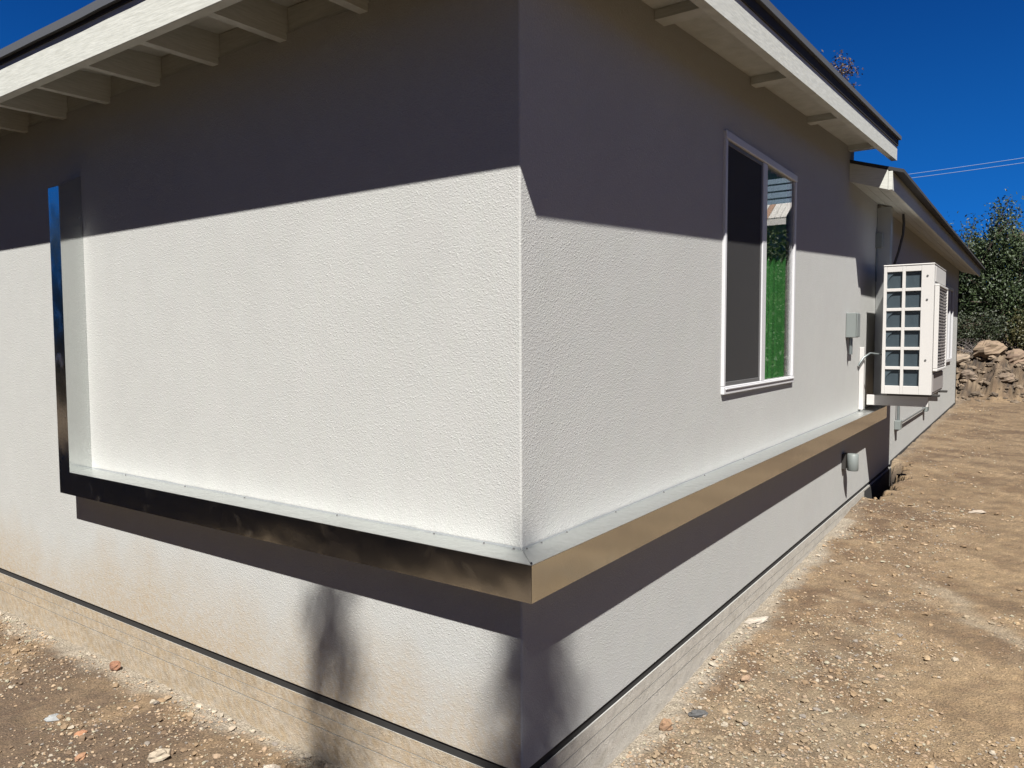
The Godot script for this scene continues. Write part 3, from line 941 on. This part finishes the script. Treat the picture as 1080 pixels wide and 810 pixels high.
# ---------------------------------------------------------------- air conditioner
func build_air_conditioner() -> void:
	var a := thing("air_conditioner", "tall white outdoor air conditioner unit hung on the wall", "air conditioner", Vector3(0.165, 1.035, -5.05))
	var dx := 0.365
	var dy := 1.055
	var dz := 0.85
	# casing shell with the end wall as a lattice
	var st := new_st()
	box(st, Vector3(0, 0, -dz), Vector3(dx, dy - 0.012, -0.035), 0.004)
	part(st, "casing", M.ac_white, a)
	st = new_st()
	box(st, Vector3(-0.004, dy - 0.012, -dz - 0.004), Vector3(dx + 0.004, dy, 0.004), 0.004)
	part(st, "lid", M.ac_white, a)
	var cols := [[0.024, 0.137], [0.160, 0.274]]
	var rows := []
	for i in 6: rows.append([0.068 + i * 0.159, 0.068 + i * 0.159 + 0.134])
	st = new_st()
	for b in [[0.0, 0.024], [0.137, 0.160], [0.274, dx]]:
		box(st, Vector3(b[0], 0.0, -0.034), Vector3(b[1], dy - 0.0125, 0.0), 0.002)
	for cc in cols:
		var y := 0.0
		for r in rows:
			box(st, Vector3(cc[0], y, -0.034), Vector3(cc[1], r[0], -0.0008), 0.002)
			y = r[1]
		box(st, Vector3(cc[0], y, -0.034), Vector3(cc[1], dy - 0.0125, -0.0008), 0.002)
	part(st, "end_grille", M.ac_white, a)
	# coil seen through each opening
	for ci in 2:
		for r in rows:
			var cc = cols[ci]
			st = new_st()
			var n := 14
			for i in n:
				var xa := lerpf(cc[0], cc[1], float(i) / n)
				var xb := lerpf(cc[0], cc[1], (i + 0.72) / n)
				box(st, Vector3(xa, r[0], -0.0345), Vector3(xb, r[1], -0.024))
			if ci == 0:
				# added arc-edged plate, standing in for the curved shade in the opening
				var rad: float = 0.105
				var corner := Vector3(cc[0], r[1], -0.014)
				var ctr := Vector3(cc[0] + rad, r[1] - rad, -0.014)
				for i in 8:
					var a0 := PI / 2 + PI / 2 * i / 8.0
					var a1 := PI / 2 + PI / 2 * (i + 1) / 8.0
					var p0 := ctr + Vector3(cos(a0), sin(a0), 0) * rad
					var p1 := ctr + Vector3(cos(a1), sin(a1), 0) * rad
					var o := Vector3(0, 0, -0.009)
					tri(st, corner, p0, p1, corner - Vector3(0, 0, 1))
					quad(st, p0, p1, p1 + o, p0 + o, corner)
			part(st, "coil_panel", M.coil, a)
	# screws on the end wall
	for y in [dy - 0.10, dy - 0.29, 0.28]:
		st = new_st()
		tube(st, [Vector3(0.318, y, 0.0), Vector3(0.318, y, 0.004)], 0.008, 10)
		part(st, "screw", M.screw, a)
	# front: raised grille frame, two fan openings
	st = new_st()
	var g0 := dx + 0.001
	var g1 := dx + 0.035
	var ya := 0.19
	var yb := 0.89
	box(st, Vector3(g0, ya, -0.72), Vector3(g1, ya + 0.02, -0.03), 0.004)
	box(st, Vector3(g0, yb - 0.02, -0.72), Vector3(g1, yb, -0.03), 0.004)
	box(st, Vector3(g0, ya + 0.02, -0.05), Vector3(g1, yb - 0.02, -0.03), 0.004)
	box(st, Vector3(g0, ya + 0.02, -0.72), Vector3(g1, yb - 0.02, -0.70), 0.004)
	part(st, "grille_frame", M.ac_white, a)
	st = new_st()
	for i in 26:
		var y := ya + 0.03 + i * 0.0255
		box(st, Vector3(g1 - 0.012, y, -0.70), Vector3(g1 - 0.006, y + 0.006, -0.05))
	for i in 6:
		var z := -0.10 - i * 0.11
		box(st, Vector3(g1 - 0.018, ya + 0.02, z), Vector3(g1 - 0.0125, yb - 0.02, z + 0.006))
	part(st, "fan_grille", M.ac_grey, a)
	for cy in [0.36, 0.72]:
		st = new_st()
		var c := Vector3(dx + 0.004, cy, -0.375)
		for k in 4:
			var ang: float = TAU * k / 4.0 + cy
			var p := []
			for q in [[0.03, -0.25], [0.15, -0.35], [0.155, 0.35], [0.03, 0.25]]:
				p.append(c + Vector3((0.006 if q[1] > 0 else 0.0), sin(ang + q[1]) * q[0], cos(ang + q[1]) * q[0]))
			var o := Vector3(0.004, 0, 0)
			hexa(st, [p[0], p[1], p[2], p[3], p[0] + o, p[1] + o, p[2] + o, p[3] + o])
		tube(st, [c, c + Vector3(0.012, 0, 0)], 0.035, 14)
		part(st, "fan", M.coil, a)
	box_part(Vector3(g0, 0.02, -0.80), Vector3(g0 + 0.006, 0.17, -0.05), "front_panel", M.ac_grey, a, 0.002)
	box_part(Vector3(g0, 0.91, -0.80), Vector3(g0 + 0.006, 1.03, -0.05), "front_panel", M.ac_white, a, 0.002)
	for z in [-0.12, -0.72]:
		box_part(Vector3(0.03, -0.019, z - 0.03), Vector3(dx + 0.05, -0.001, z + 0.03), "foot", M.cable, a, 0.003)
	# wall brackets
	for i in 2:
		var z := [-5.02, -5.86][i] as float
		var labels := ["white steel wall bracket under the near end of the air conditioner", "steel wall bracket under the far end of the air conditioner"]
		var bk := thing("wall_bracket", labels[i], "bracket", Vector3(0, 0.90, z), "air conditioner brackets")
		box_part(Vector3(0.002, 0.0, -0.02), Vector3(0.038, 0.52, 0.02), "upright", M.ac_white, bk, 0.002)
		var dzb := -0.15 if i == 0 else 0.0
		box_part(Vector3(0.039, 0.03, dzb - 0.02), Vector3(0.50, 0.115, dzb + 0.02), "arm", M.ac_white, bk, 0.002)

# ---------------------------------------------------------------- plants
func leaf_cloud(clumps: Array, per: int, spread: float, size: float, c0: Color, c1: Color, up := 0.0) -> ArrayMesh:
	var v := PackedVector3Array()
	var n := PackedVector3Array()
	var c := PackedColorArray()
	var idx := PackedInt32Array()
	for p in clumps:
		var shade := rng.randf()
		for i in per:
			var d := Vector3(rng.randfn(), rng.randfn(), rng.randfn()) * spread
			var at: Vector3 = p + d
			var a := Vector3(rng.randfn(), rng.randfn() + up, rng.randfn()).normalized()
			var b := a.cross(Vector3(rng.randfn(), rng.randfn(), rng.randfn())).normalized()
			var l := size * rng.randf_range(0.6, 1.4)
			var wd := l * 0.42
			var k := v.size()
			var nn := a.cross(b).normalized()
			v.append(at - a * l * 0.5); v.append(at + b * wd * 0.5 + nn * wd * 0.15); v.append(at + a * l * 0.5); v.append(at - b * wd * 0.5 + nn * wd * 0.15)
			var col := c0.lerp(c1, clampf(shade * 0.6 + rng.randf() * 0.5, 0.0, 1.0))
			for q in 4:
				n.append(nn)
				c.append(col)
			idx.append_array(PackedInt32Array([k, k + 1, k + 2, k, k + 2, k + 3]))
	return mesh_from(v, n, c, idx)

func add_mesh(called: String, m: Mesh, material: Material, parent: Node3D) -> MeshInstance3D:
	var o := MeshInstance3D.new()
	o.name = called
	o.mesh = m
	o.material_override = material
	parent.add_child(o, true)
	return o

# blobs: [centre, radii] lists; twigs reach from the trunk to a share of the clumps
func tree(called: String, label: String, category: String, base: Vector3, trunk_h: float, trunk_r: float, blobs: Array, clump_n: int, per: int, spread: float, size: float, c0: Color, c1: Color, group := "", sprigs := 0) -> Node3D:
	var t := thing(called, label, category, base, group)
	var clumps := []
	for i in clump_n:
		var b = blobs[rng.randi() % blobs.size()]
		var d := Vector3(rng.randfn(), rng.randfn(), rng.randfn()).normalized() * pow(rng.randf(), 0.45)
		clumps.append(b[0] + d * b[1])
	var st := new_st()
	tube(st, [Vector3(0, -0.1, 0), Vector3(0.05, trunk_h * 0.5, 0.03), Vector3(0.0, trunk_h, 0.0)], [trunk_r, trunk_r * 0.8, trunk_r * 0.55], 8)
	for i in mini(clump_n, 26):
		var e: Vector3 = clumps[i]
		var s := Vector3(0, trunk_h * rng.randf_range(0.5, 0.98), 0)
		tube(st, [s, s.lerp(e, 0.5) + Vector3(0, 0.08, 0), e], [trunk_r * 0.35, trunk_r * 0.2, trunk_r * 0.06], 5)
	for i in sprigs:
		var b = blobs[rng.randi() % blobs.size()]
		var s: Vector3 = b[0] + Vector3(rng.randf_range(-0.8, 0.8) * b[1].x, b[1].y * 0.6, rng.randf_range(-0.8, 0.8) * b[1].z)
		var dir := Vector3(rng.randf_range(-0.5, 0.5), 1.0, rng.randf_range(-0.4, 0.4))
		var ln := rng.randf_range(0.4, 0.95)
		tube(st, [s, s + dir * ln * 0.6, s + dir * ln + Vector3(dir.x * 0.2, 0, 0)], [0.012, 0.008, 0.003], 4)
		for k in 5:
			clumps.append(s + dir * ln * (0.2 + 0.18 * k))
	part(st, "trunk", M.bark, t)
	add_mesh("crown", leaf_cloud(clumps, per, spread, size, c0, c1), M.leaf, t)
	return t

func build_surroundings() -> void:
	var dark := Color(0.010, 0.020, 0.006)
	var mid := Color(0.036, 0.056, 0.017)
	var y := ground_y(0.4, -17.6)
	tree("leafy_tree", "dense green tree with airy top sprigs on the bank past the house", "tree", Vector3(0.5, y, -17.6), 1.6, 0.09,
		[[Vector3(-0.5, 1.35, 0.2), Vector3(0.9, 0.9, 0.7)], [Vector3(0.5, 1.0, 0.1), Vector3(0.9, 0.85, 0.7)], [Vector3(-0.1, 2.0, 0), Vector3(0.8, 0.55, 0.6)], [Vector3(-1.2, 0.9, -0.2), Vector3(0.8, 0.8, 0.6)]],
		620, 60, 0.11, 0.062, dark, mid, "", 34)
	tree("leafy_tree", "olive green tree behind the bank at the right picture edge", "tree", Vector3(2.0, y, -18.4), 1.5, 0.1,
		[[Vector3(0.0, 1.6, 0), Vector3(1.1, 1.0, 0.8)], [Vector3(-0.7, 0.8, 0.3), Vector3(0.8, 0.7, 0.6)]], 360, 50, 0.14, 0.07, Color(0.016, 0.024, 0.008), Color(0.05, 0.06, 0.02), "", 10)
	tree("leafy_tree", "dark tree filling in behind the bank tree next to the house end", "tree", Vector3(-0.6, y, -19.6), 1.5, 0.1,
		[[Vector3(0.0, 1.5, 0), Vector3(1.5, 1.3, 0.6)], [Vector3(1.6, 1.0, 0.3), Vector3(1.2, 1.0, 0.6)]], 420, 44, 0.16, 0.09, Color(0.008, 0.014, 0.005), Color(0.028, 0.04, 0.013))
	tree("low_shrub", "dark low shrub on the bank beside the house end", "shrub", Vector3(-0.5, ground_y(-0.5, -16.1), -16.1), 0.4, 0.03,
		[[Vector3(0, 0.55, 0), Vector3(0.6, 0.5, 0.35)], [Vector3(0.7, 0.45, -0.2), Vector3(0.5, 0.4, 0.3)]], 160, 44, 0.10, 0.05, Color(0.008, 0.014, 0.005), Color(0.025, 0.034, 0.012))
	tree("low_shrub", "yellow-green shrub among the boulders near the picture edge", "shrub", Vector3(1.15, ground_y(1.15, -16.5), -16.5), 0.4, 0.03,
		[[Vector3(0, 0.5, 0), Vector3(0.5, 0.5, 0.35)]], 90, 40, 0.11, 0.055, Color(0.02, 0.024, 0.008), Color(0.075, 0.066, 0.02))
	# bare dead twigs at the rim of the bank
	var st := new_st()
	for i in 60:
		var s := Vector3(rng.randf_range(-0.35, 0.35), 0, rng.randf_range(-0.1, 0.1))
		var e := s + Vector3(rng.randf_range(-0.4, 0.4), rng.randf_range(0.05, 0.35), rng.randf_range(0.0, 0.3))
		tube(st, [s, s.lerp(e, 0.5) + Vector3(0, 0.05, 0), e], [0.006, 0.004, 0.002], 4)
	var tw := part(st, "dead_brush", mat(lin(0.16, 0.14, 0.13), 0.9), self, Vector3(-0.02, ground_y(0.0, -15.85) , -15.85))
	tag(tw, "tangle of grey dead twigs on the rim of the earth bank", "brush")
	# tree whose tip shows above the main roof
	tree("reddish_tree", "reddish brown tree tip showing above the roof edge", "tree", Vector3(-2.75, 0.85, -16.2), 5.6, 0.10,
		[[Vector3(0.0, 6.35, 0), Vector3(0.55, 0.5, 0.4)], [Vector3(-0.6, 6.0, 0), Vector3(0.7, 0.5, 0.5)]], 110, 36, 0.08, 0.07, Color(0.025, 0.020, 0.012), Color(0.075, 0.04, 0.022))
	# two columnar cypresses toward the sun: their tips cast the soft shadows on the low wall
	cypress(Vector3(2.64, -0.06, 5.18), 8.75, 0.48, 800, "columnar cypress standing toward the sun, left of two")
	cypress(Vector3(3.55, -0.06, 5.18), 8.95, 0.62, 1900, "columnar cypress standing toward the sun, right of two")
	# trees in front of the long wall, shading the yard there
	for q in [[Vector3(-1.3, -0.1, 4.9), 3], [Vector3(-4.1, -0.1, 4.3), 0], [Vector3(-6.2, -0.1, 4.2), 1], [Vector3(-8.8, -0.1, 4.0), 2]]:
		var lab := ["broad dark yard tree facing the long wall, second from the corner", "broad dark yard tree facing the long wall, third from the corner", "broad dark yard tree facing the long wall, farthest from the corner", "broad dark yard tree facing the long wall, nearest the corner"]
		tree("yard_tree", lab[q[1]], "tree", q[0], 2.2, 0.14, [[Vector3(0, 2.9, 0), Vector3(1.5, 1.4, 1.3)], [Vector3(0.6, 1.7, 0.2), Vector3(1.3, 1.2, 1.2)], [Vector3(-0.8, 1.6, -0.2), Vector3(1.2, 1.2, 1.1)]],
			320, 34, 0.22, 0.19, dark, mid, "yard trees facing the long wall")
	neighbour_house()
	var added_bush_labels := ["added unseen bush nearest the corner", "added unseen bush second from the corner", "added unseen bush third from the corner", "added unseen bush fourth from the corner", "added unseen bush fifth from the corner", "added unseen bush farthest from the corner"]
	for i in 6:  # unseen bushes added to cut the sky light on the side wall
		var z := -1.5 - i * 2.5
		tree("hedge_or_added_bush", added_bush_labels[i], "hedge", Vector3(5.2, ground_y(5.2, z), z), 1.4, 0.07, [[Vector3(0, 1.6, 0.6), Vector3(0.8, 1.6, 1.0)], [Vector3(0, 1.5, -0.6), Vector3(0.8, 1.6, 1.0)]],
			170, 26, 0.2, 0.15, dark, mid, "boundary hedge bushes")
	tree("hedge_or_added_bush", "dark hedge bush at the foot of the bank, nearer the house", "hedge", Vector3(3.0, ground_y(3.0, -14.3), -14.3), 1.5, 0.08, [[Vector3(0, 1.5, 0), Vector3(0.75, 1.6, 0.5)], [Vector3(0.5, 1.8, 0), Vector3(0.7, 1.7, 0.5)]],
		300, 34, 0.16, 0.11, dark, mid, "boundary hedge bushes")
	tree("hedge_or_added_bush", "dark hedge bush at the foot of the bank, farther from the house", "hedge", Vector3(4.2, ground_y(4.2, -14.5), -14.5), 1.5, 0.08, [[Vector3(-0.2, 1.6, 0), Vector3(0.8, 1.7, 0.5)], [Vector3(0.5, 1.6, 0), Vector3(0.7, 1.6, 0.5)]],
		300, 34, 0.16, 0.11, dark, mid, "boundary hedge bushes")
	# overhead wires and pole
	var p := thing("utility_pole", "dark wooden utility pole rising behind the right tree", "utility pole", Vector3(0.42, 1.5, -38.0))
	st = new_st()
	tube(st, [Vector3(0, -0.5, 0), Vector3(-0.03, 4.55, 0)], [0.14, 0.11], 8)
	part(st, "post", M.wood_pole, p)
	box_part(Vector3(-0.8, 4.36, -0.06), Vector3(0.7, 4.46, 0.06), "crossarm", M.wood_pole, p, 0.01)
	var ends := [[Vector3(-7.0, 7.0, -27.3), Vector3(6.0, 7.55, -27.9), "upper pale wire crossing the blue sky"], [Vector3(-7.0, 6.88, -27.3), Vector3(6.0, 7.37, -27.9), "lower pale wire crossing the blue sky"]]
	for e in ends:
		st = new_st()
		var pts := []
		for i in 17:
			var t := i / 16.0
			var q: Vector3 = e[0].lerp(e[1], t)
			q.y -= 0.12 * 4.0 * t * (1.0 - t)
			pts.append(q)
		tube(st, pts, 0.011, 5)
		var o := part(st, "overhead_wire", M.wire, self)
		tag(o, e[2], "wire", "overhead wires")

func cypress(base: Vector3, h: float, r: float, count: int, label: String) -> void:
	var t := thing("cypress_tree", label, "tree", base, "cypress trees toward the sun")
	var st := new_st()
	tube(st, [Vector3(0, -0.1, 0), Vector3(0, h * 0.72, 0)], [0.09, 0.02], 7)
	part(st, "trunk", M.bark, t)
	var clumps := []
	for i in count:
		var f := 1.0 - pow(rng.randf(), 0.75)
		var yy := lerpf(0.3, h, f)
		var rr := r * clampf((1.0 - f) * 5.0, 0.12, 1.0) * (0.75 + 0.25 * sin(yy * 3.0 + base.x * 5.0))
		var a := rng.randf() * TAU
		clumps.append(Vector3(cos(a) * rr, yy, sin(a) * rr) * Vector3(rng.randf(), 1, rng.randf()))
	add_mesh("crown", leaf_cloud(clumps, 16, 0.06, 0.055, Color(0.02, 0.035, 0.012), Color(0.045, 0.065, 0.024), 1.5), M.leaf, t)

func neighbour_house() -> void:
	var y0 := ground_y(7.0, -20.5) - 0.2
	var h := thing("neighbour_house", "blue lap-sided neighbouring house on the bank with a white awning", "house", Vector3(7.5, y0, -20.5))
	var st := new_st()
	box(st, Vector3(-3.6, 0, -6.0), Vector3(3.6, 5.85, -0.02))
	part(st, "wall", M.siding, h)
	for i in 29:
		var s2 := new_st()
		var yb := 0.2 * i
		hexa(s2, [Vector3(-3.62, yb, -0.019), Vector3(3.62, yb, -0.019), Vector3(3.62, yb, 0.03), Vector3(-3.62, yb, 0.03),
			Vector3(-3.62, yb + 0.199, -0.019), Vector3(3.62, yb + 0.199, -0.019), Vector3(3.62, yb + 0.199, -0.004), Vector3(-3.62, yb + 0.199, -0.004)])
		part(s2, "siding_board", M.siding, h)
	st = new_st()
	hexa(st, [Vector3(-4.1, 5.86, 0.6), Vector3(4.1, 5.86, 0.6), Vector3(4.1, 5.86, -6.5), Vector3(-4.1, 5.86, -6.5),
		Vector3(-2.6, 7.1, -2.2), Vector3(2.6, 7.1, -2.2), Vector3(2.6, 7.1, -3.8), Vector3(-2.6, 7.1, -3.8)])
	part(st, "roof", M.roofing, h)
	var w := box_part(Vector3(-2.1, 2.7, 0.031), Vector3(-0.7, 3.9, 0.06), "window", M.vinyl, h, 0.005)
	w.name = "window"
	var dark := mat(Color(0.015, 0.02, 0.025), 0.05)
	var pane := box_part(Vector3(-0.62, -0.52, 0.016), Vector3(0.62, 0.52, 0.020), "pane", dark, w, 0.0)
	pane.name = "pane"
	# slatted awning over that window
	var aw := Node3D.new()
	aw.name = "awning"
	h.add_child(aw)
	for i in 15:
		var xa := -2.9 + i * 0.165
		var s3 := new_st()
		var p := [Vector3(xa, 4.2, 0.035), Vector3(xa + 0.155, 4.2, 0.035), Vector3(xa + 0.155, 3.7, 0.8), Vector3(xa, 3.7, 0.8)]
		var o := Vector3(0, 0.025, 0.01)
		hexa(s3, [p[0], p[1], p[2], p[3], p[0] + o, p[1] + o, p[2] + o, p[3] + o])
		part(s3, "slat", M.awning_stripe if i % 4 == 3 else M.awning, aw)
	box_part(Vector3(-2.9, 3.52, 0.79), Vector3(-0.43, 3.69, 0.81), "valance", M.awning, aw, 0.002)
	tree("hedge_tree", "dark green hedge tree below the blue house", "tree", Vector3(4.9, ground_y(4.9, -18.6), -18.6), 1.5, 0.09,
		[[Vector3(0, 1.5, 0), Vector3(0.9, 1.2, 0.6)], [Vector3(1.3, 1.4, 0), Vector3(0.9, 1.2, 0.6)], [Vector3(-1.0, 1.3, 0), Vector3(0.8, 1.1, 0.6)]], 220, 36, 0.16, 0.12, Color(0.025, 0.05, 0.016), Color(0.06, 0.10, 0.03))

# ---------------------------------------------------------------- stones
func stone_mesh(seed_value: int, detail: int, rough: float, col: Color) -> ArrayMesh:
	var r := RandomNumberGenerator.new()
	r.seed = seed_value
	var nz := FastNoiseLite.new()
	nz.seed = seed_value
	nz.frequency = 0.9
	var st := new_st()
	var rings := detail
	var segs := detail + 2
	var pt := func(i: int, j: int) -> Vector3:
		var th := PI * i / rings
		var ph := TAU * (j % segs) / segs
		var d := Vector3(sin(th) * cos(ph), cos(th), sin(th) * sin(ph))
		return d * (1.0 + rough * nz.get_noise_3dv(d * 1.3) + rough * 0.5 * nz.get_noise_3dv(d * 3.1))
	for i in rings:
		for j in segs:
			var a: Vector3 = pt.call(i, j)
			var b: Vector3 = pt.call(i, j + 1)
			var c: Vector3 = pt.call(i + 1, j + 1)
			var d: Vector3 = pt.call(i + 1, j)
			var f := 1.0 + r.randf_range(-0.18, 0.18)
			st.set_color(Color(col.r * f, col.g * f, col.b * f))
			if i > 0: tri(st, a, b, c, Vector3.ZERO)
			if i < rings - 1: tri(st, a, c, d, Vector3.ZERO)
	st.generate_normals()
	return st.commit()

func stone(called: String, label: String, category: String, x: float, z: float, size: Vector3, turn: float, col: Color, seed_value: int, group := "", lift := 0.35, detail := 8, rough := 0.55) -> void:
	var o := MeshInstance3D.new()
	o.name = called
	o.mesh = stone_mesh(seed_value, detail, rough, col)
	o.material_override = M.stone
	o.position = Vector3(x, ground_y(x, z) + size.y * lift, z)
	o.rotation = Vector3(0, turn, 0.1)
	o.scale = size
	add_child(o, true)
	tag(o, label, category, group)

func build_stones() -> void:
	# stones one can pick out
	stone("round_rock", "round brown rock beside the foundation near the corner", "rock", 0.075, -0.89, Vector3(0.026, 0.024, 0.026), 0.3, Color(0.17, 0.105, 0.062), 3, "", 0.6)
	stone("dark_stone", "dark grey angular stone next to the round brown rock", "rock", 0.145, -1.05, Vector3(0.036, 0.014, 0.024), 0.5, Color(0.055, 0.055, 0.055), 5)
	stone("dirt_clod", "small tan clod lying on the gravel right of the foundation", "clod", 0.22, -1.43, Vector3(0.026, 0.015, 0.02), 1.0, Color(0.19, 0.13, 0.085), 7)
	stone("mortar_flake", "pale mortar flake at the foot of the side wall", "flake", 0.06, -2.1, Vector3(0.07, 0.010, 0.03), 0.9, Color(0.27, 0.24, 0.20), 9, "", 0.5)
	stone("stone_slab", "flat light grey stone chip in the left debris", "rock", -2.05, 0.42, Vector3(0.040, 0.010, 0.028), 0.4, Color(0.19, 0.195, 0.195), 11, "", 0.5)
	stone("pale_rock", "pale rock with a dark hollow beside it at the bottom left", "rock", -1.40, 0.34, Vector3(0.042, 0.022, 0.026), 0.9, Color(0.24, 0.20, 0.15), 13, "", 0.5)
	stone("brick_chip", "rust red chip leaning against the mortar strip on the left", "brick chip", -2.28, 0.05, Vector3(0.03, 0.024, 0.02), 0.2, Color(0.17, 0.085, 0.05), 15, "", 0.6)
	stone("brick_chip", "small orange brick chip in the left debris patch", "brick chip", -1.83, 0.42, Vector3(0.024, 0.010, 0.018), 1.2, Color(0.22, 0.11, 0.06), 17, "", 0.5)
	stone("brick_chip", "flat orange chip nearest the left bottom edge", "brick chip", -1.66, 0.50, Vector3(0.026, 0.009, 0.018), 2.0, Color(0.21, 0.115, 0.065), 19, "", 0.5)
	stone("grey_pebble", "rounded grey pebble on the left mortar strip", "pebble", -0.98, 0.17, Vector3(0.034, 0.016, 0.022), 0.7, Color(0.30, 0.26, 0.21), 21, "", 0.5)
	stone("white_chip", "white chip lying alone on the bare dirt toward the far right", "chip", 0.86, -5.2, Vector3(0.06, 0.012, 0.03), 0.4, Color(0.25, 0.21, 0.17), 23, "", 0.5)
	# boulders in the bank
	var bz := -15.72
	stone("boulder", "largest tan boulder on the rim of the earth bank", "boulder", 0.42, bz, Vector3(0.28, 0.19, 0.24), 0.2, Color(0.15, 0.11, 0.075), 31, "", 0.25, 14, 0.4)
	stone("boulder", "tan boulder right of the largest one on the bank rim", "boulder", 0.86, bz - 0.02, Vector3(0.24, 0.17, 0.2), 1.1, Color(0.14, 0.10, 0.07), 33, "", 0.25, 14, 0.4)
	stone("boulder", "low pale boulder on the rim left of the largest one", "boulder", -0.12, bz + 0.05, Vector3(0.26, 0.12, 0.2), 0.6, Color(0.17, 0.135, 0.10), 35, "", 0.2, 14, 0.4)
	stone("boulder", "boulder high in the bank at the right picture edge", "boulder", 1.2, bz, Vector3(0.24, 0.18, 0.2), 2.0, Color(0.16, 0.12, 0.08), 37, "", 0.2, 14, 0.4)
	stone("boulder", "grey boulder bedded halfway down the bank", "boulder", 0.10, -15.35, Vector3(0.16, 0.12, 0.12), 2.4, Color(0.13, 0.10, 0.075), 39, "", 0.0, 14, 0.4)
	stone("boulder", "brown boulder low in the bank face toward the right", "boulder", 0.72, -15.22, Vector3(0.15, 0.10, 0.12), 2.9, Color(0.12, 0.09, 0.065), 41, "", 0.0, 14, 0.4)
	# rubble in the bank face
	var rb := MultiMesh.new()
	rb.transform_format = MultiMesh.TRANSFORM_3D
	rb.use_colors = true
	rb.mesh = stone_mesh(77, 6, 0.6, Color(1, 1, 1))
	rb.instance_count = 900
	for i in 900:
		var x := rng.randf_range(-1.2, 3.0)
		var z := rng.randf_range(-16.2, -14.7)
		var sz := 0.012 + 0.06 * pow(rng.randf(), 3.0)
		var b := Basis.from_euler(Vector3(rng.randf() * TAU, rng.randf() * TAU, rng.randf() * TAU)).scaled(Vector3(sz * 1.3, sz * 0.8, sz))
		rb.set_instance_transform(i, Transform3D(b, Vector3(x, ground_y(x, z), z)))
		var k := rng.randf_range(0.5, 1.3)
		rb.set_instance_color(i, Color(0.12 * k, 0.09 * k, 0.062 * k))
	var ro := MultiMeshInstance3D.new()
	ro.name = "rubble"
	ro.multimesh = rb
	ro.material_override = M.stone
	ro.set_meta("kind", "stuff")
	tag(ro, "loose rubble and clods in the face of the earth bank", "rubble")
	add_child(ro)
	# gravel: nobody could count it
	var tones := [Color(0.26, 0.225, 0.175), Color(0.22, 0.20, 0.145), Color(0.19, 0.14, 0.095), Color(0.27, 0.20, 0.13), Color(0.15, 0.13, 0.11), Color(0.23, 0.165, 0.11), Color(0.22, 0.155, 0.095)]
	for k in 3:
		var mm := MultiMesh.new()
		mm.transform_format = MultiMesh.TRANSFORM_3D
		mm.use_colors = true
		mm.mesh = stone_mesh(100 + k, 4, 0.7, Color(1, 1, 1))
		var list := []
		var clods := k == 2
		while list.size() < (2600 if clods else 9000):
			var x := 0.0
			var z := 0.0
			var pick := rng.randf()
			if pick < 0.62:
				x = rng.randf_range(0.02, 1.6); z = -0.3 - pow(rng.randf(), 1.6) * 5.0
			elif pick < 0.88:
				x = -3.6 + rng.randf() * 3.2; z = 0.03 + pow(rng.randf(), 1.5) * 0.9
			else:
				x = 0.02 + rng.randf() * 2.0; z = rng.randf_range(-14.5, -4.0)
			if pit(x, z) > 0.05: continue
			var dens := 0.45 + 0.7 * noise_a.get_noise_2d(x * 1.4 + 15.0, z * 1.4) + 0.4 * noise_b.get_noise_2d(x * 0.6, z * 0.6)
			if x > 0: dens += smooth(0.8, 0.2, abs(x - 0.6)) * 0.35 * smooth(-3.0, -1.0, z) - smooth(0.6, 1.1, x) * smooth(-1.0, -1.8, z) * 0.5
			if rng.randf() > dens: continue
			list.append(Vector2(x, z))
		mm.instance_count = list.size()
		for i in list.size():
			var q: Vector2 = list[i]
			var s := 0.0022 + 0.0045 * pow(rng.randf(), 3.0)
			if rng.randf() < 0.012: s = rng.randf_range(0.007, 0.013)
			if clods: s = 0.004 + 0.012 * pow(rng.randf(), 3.5)
			if q.y < -5.0: s *= 1.3
			var b := Basis.from_euler(Vector3(rng.randf() * TAU, rng.randf() * TAU, rng.randf() * TAU)).scaled(Vector3(s * rng.randf_range(0.8, 1.5), s * rng.randf_range(0.5, 0.9), s * rng.randf_range(0.8, 1.3)))
			mm.set_instance_transform(i, Transform3D(b, Vector3(q.x, ground_y(q.x, q.y) + s * 0.35, q.y)))
			var tone: Color = tones[rng.randi() % tones.size()]
			if clods:
				var gc := ground_color(q.x, q.y)
				tone = Color(gc.r * 0.85, gc.g * 0.84, gc.b * 0.82)
			mm.set_instance_color(i, tone)
		var o := MultiMeshInstance3D.new()
		o.name = "gravel"
		o.multimesh = mm
		o.material_override = M.stone
		o.set_meta("kind", "stuff")
		tag(o, ["fine pale gravel strewn over the dirt yard", "fine brown gravel strewn over the dirt yard", "crumbled dirt clods strewn over the yard"][k], "gravel")
		add_child(o, true)
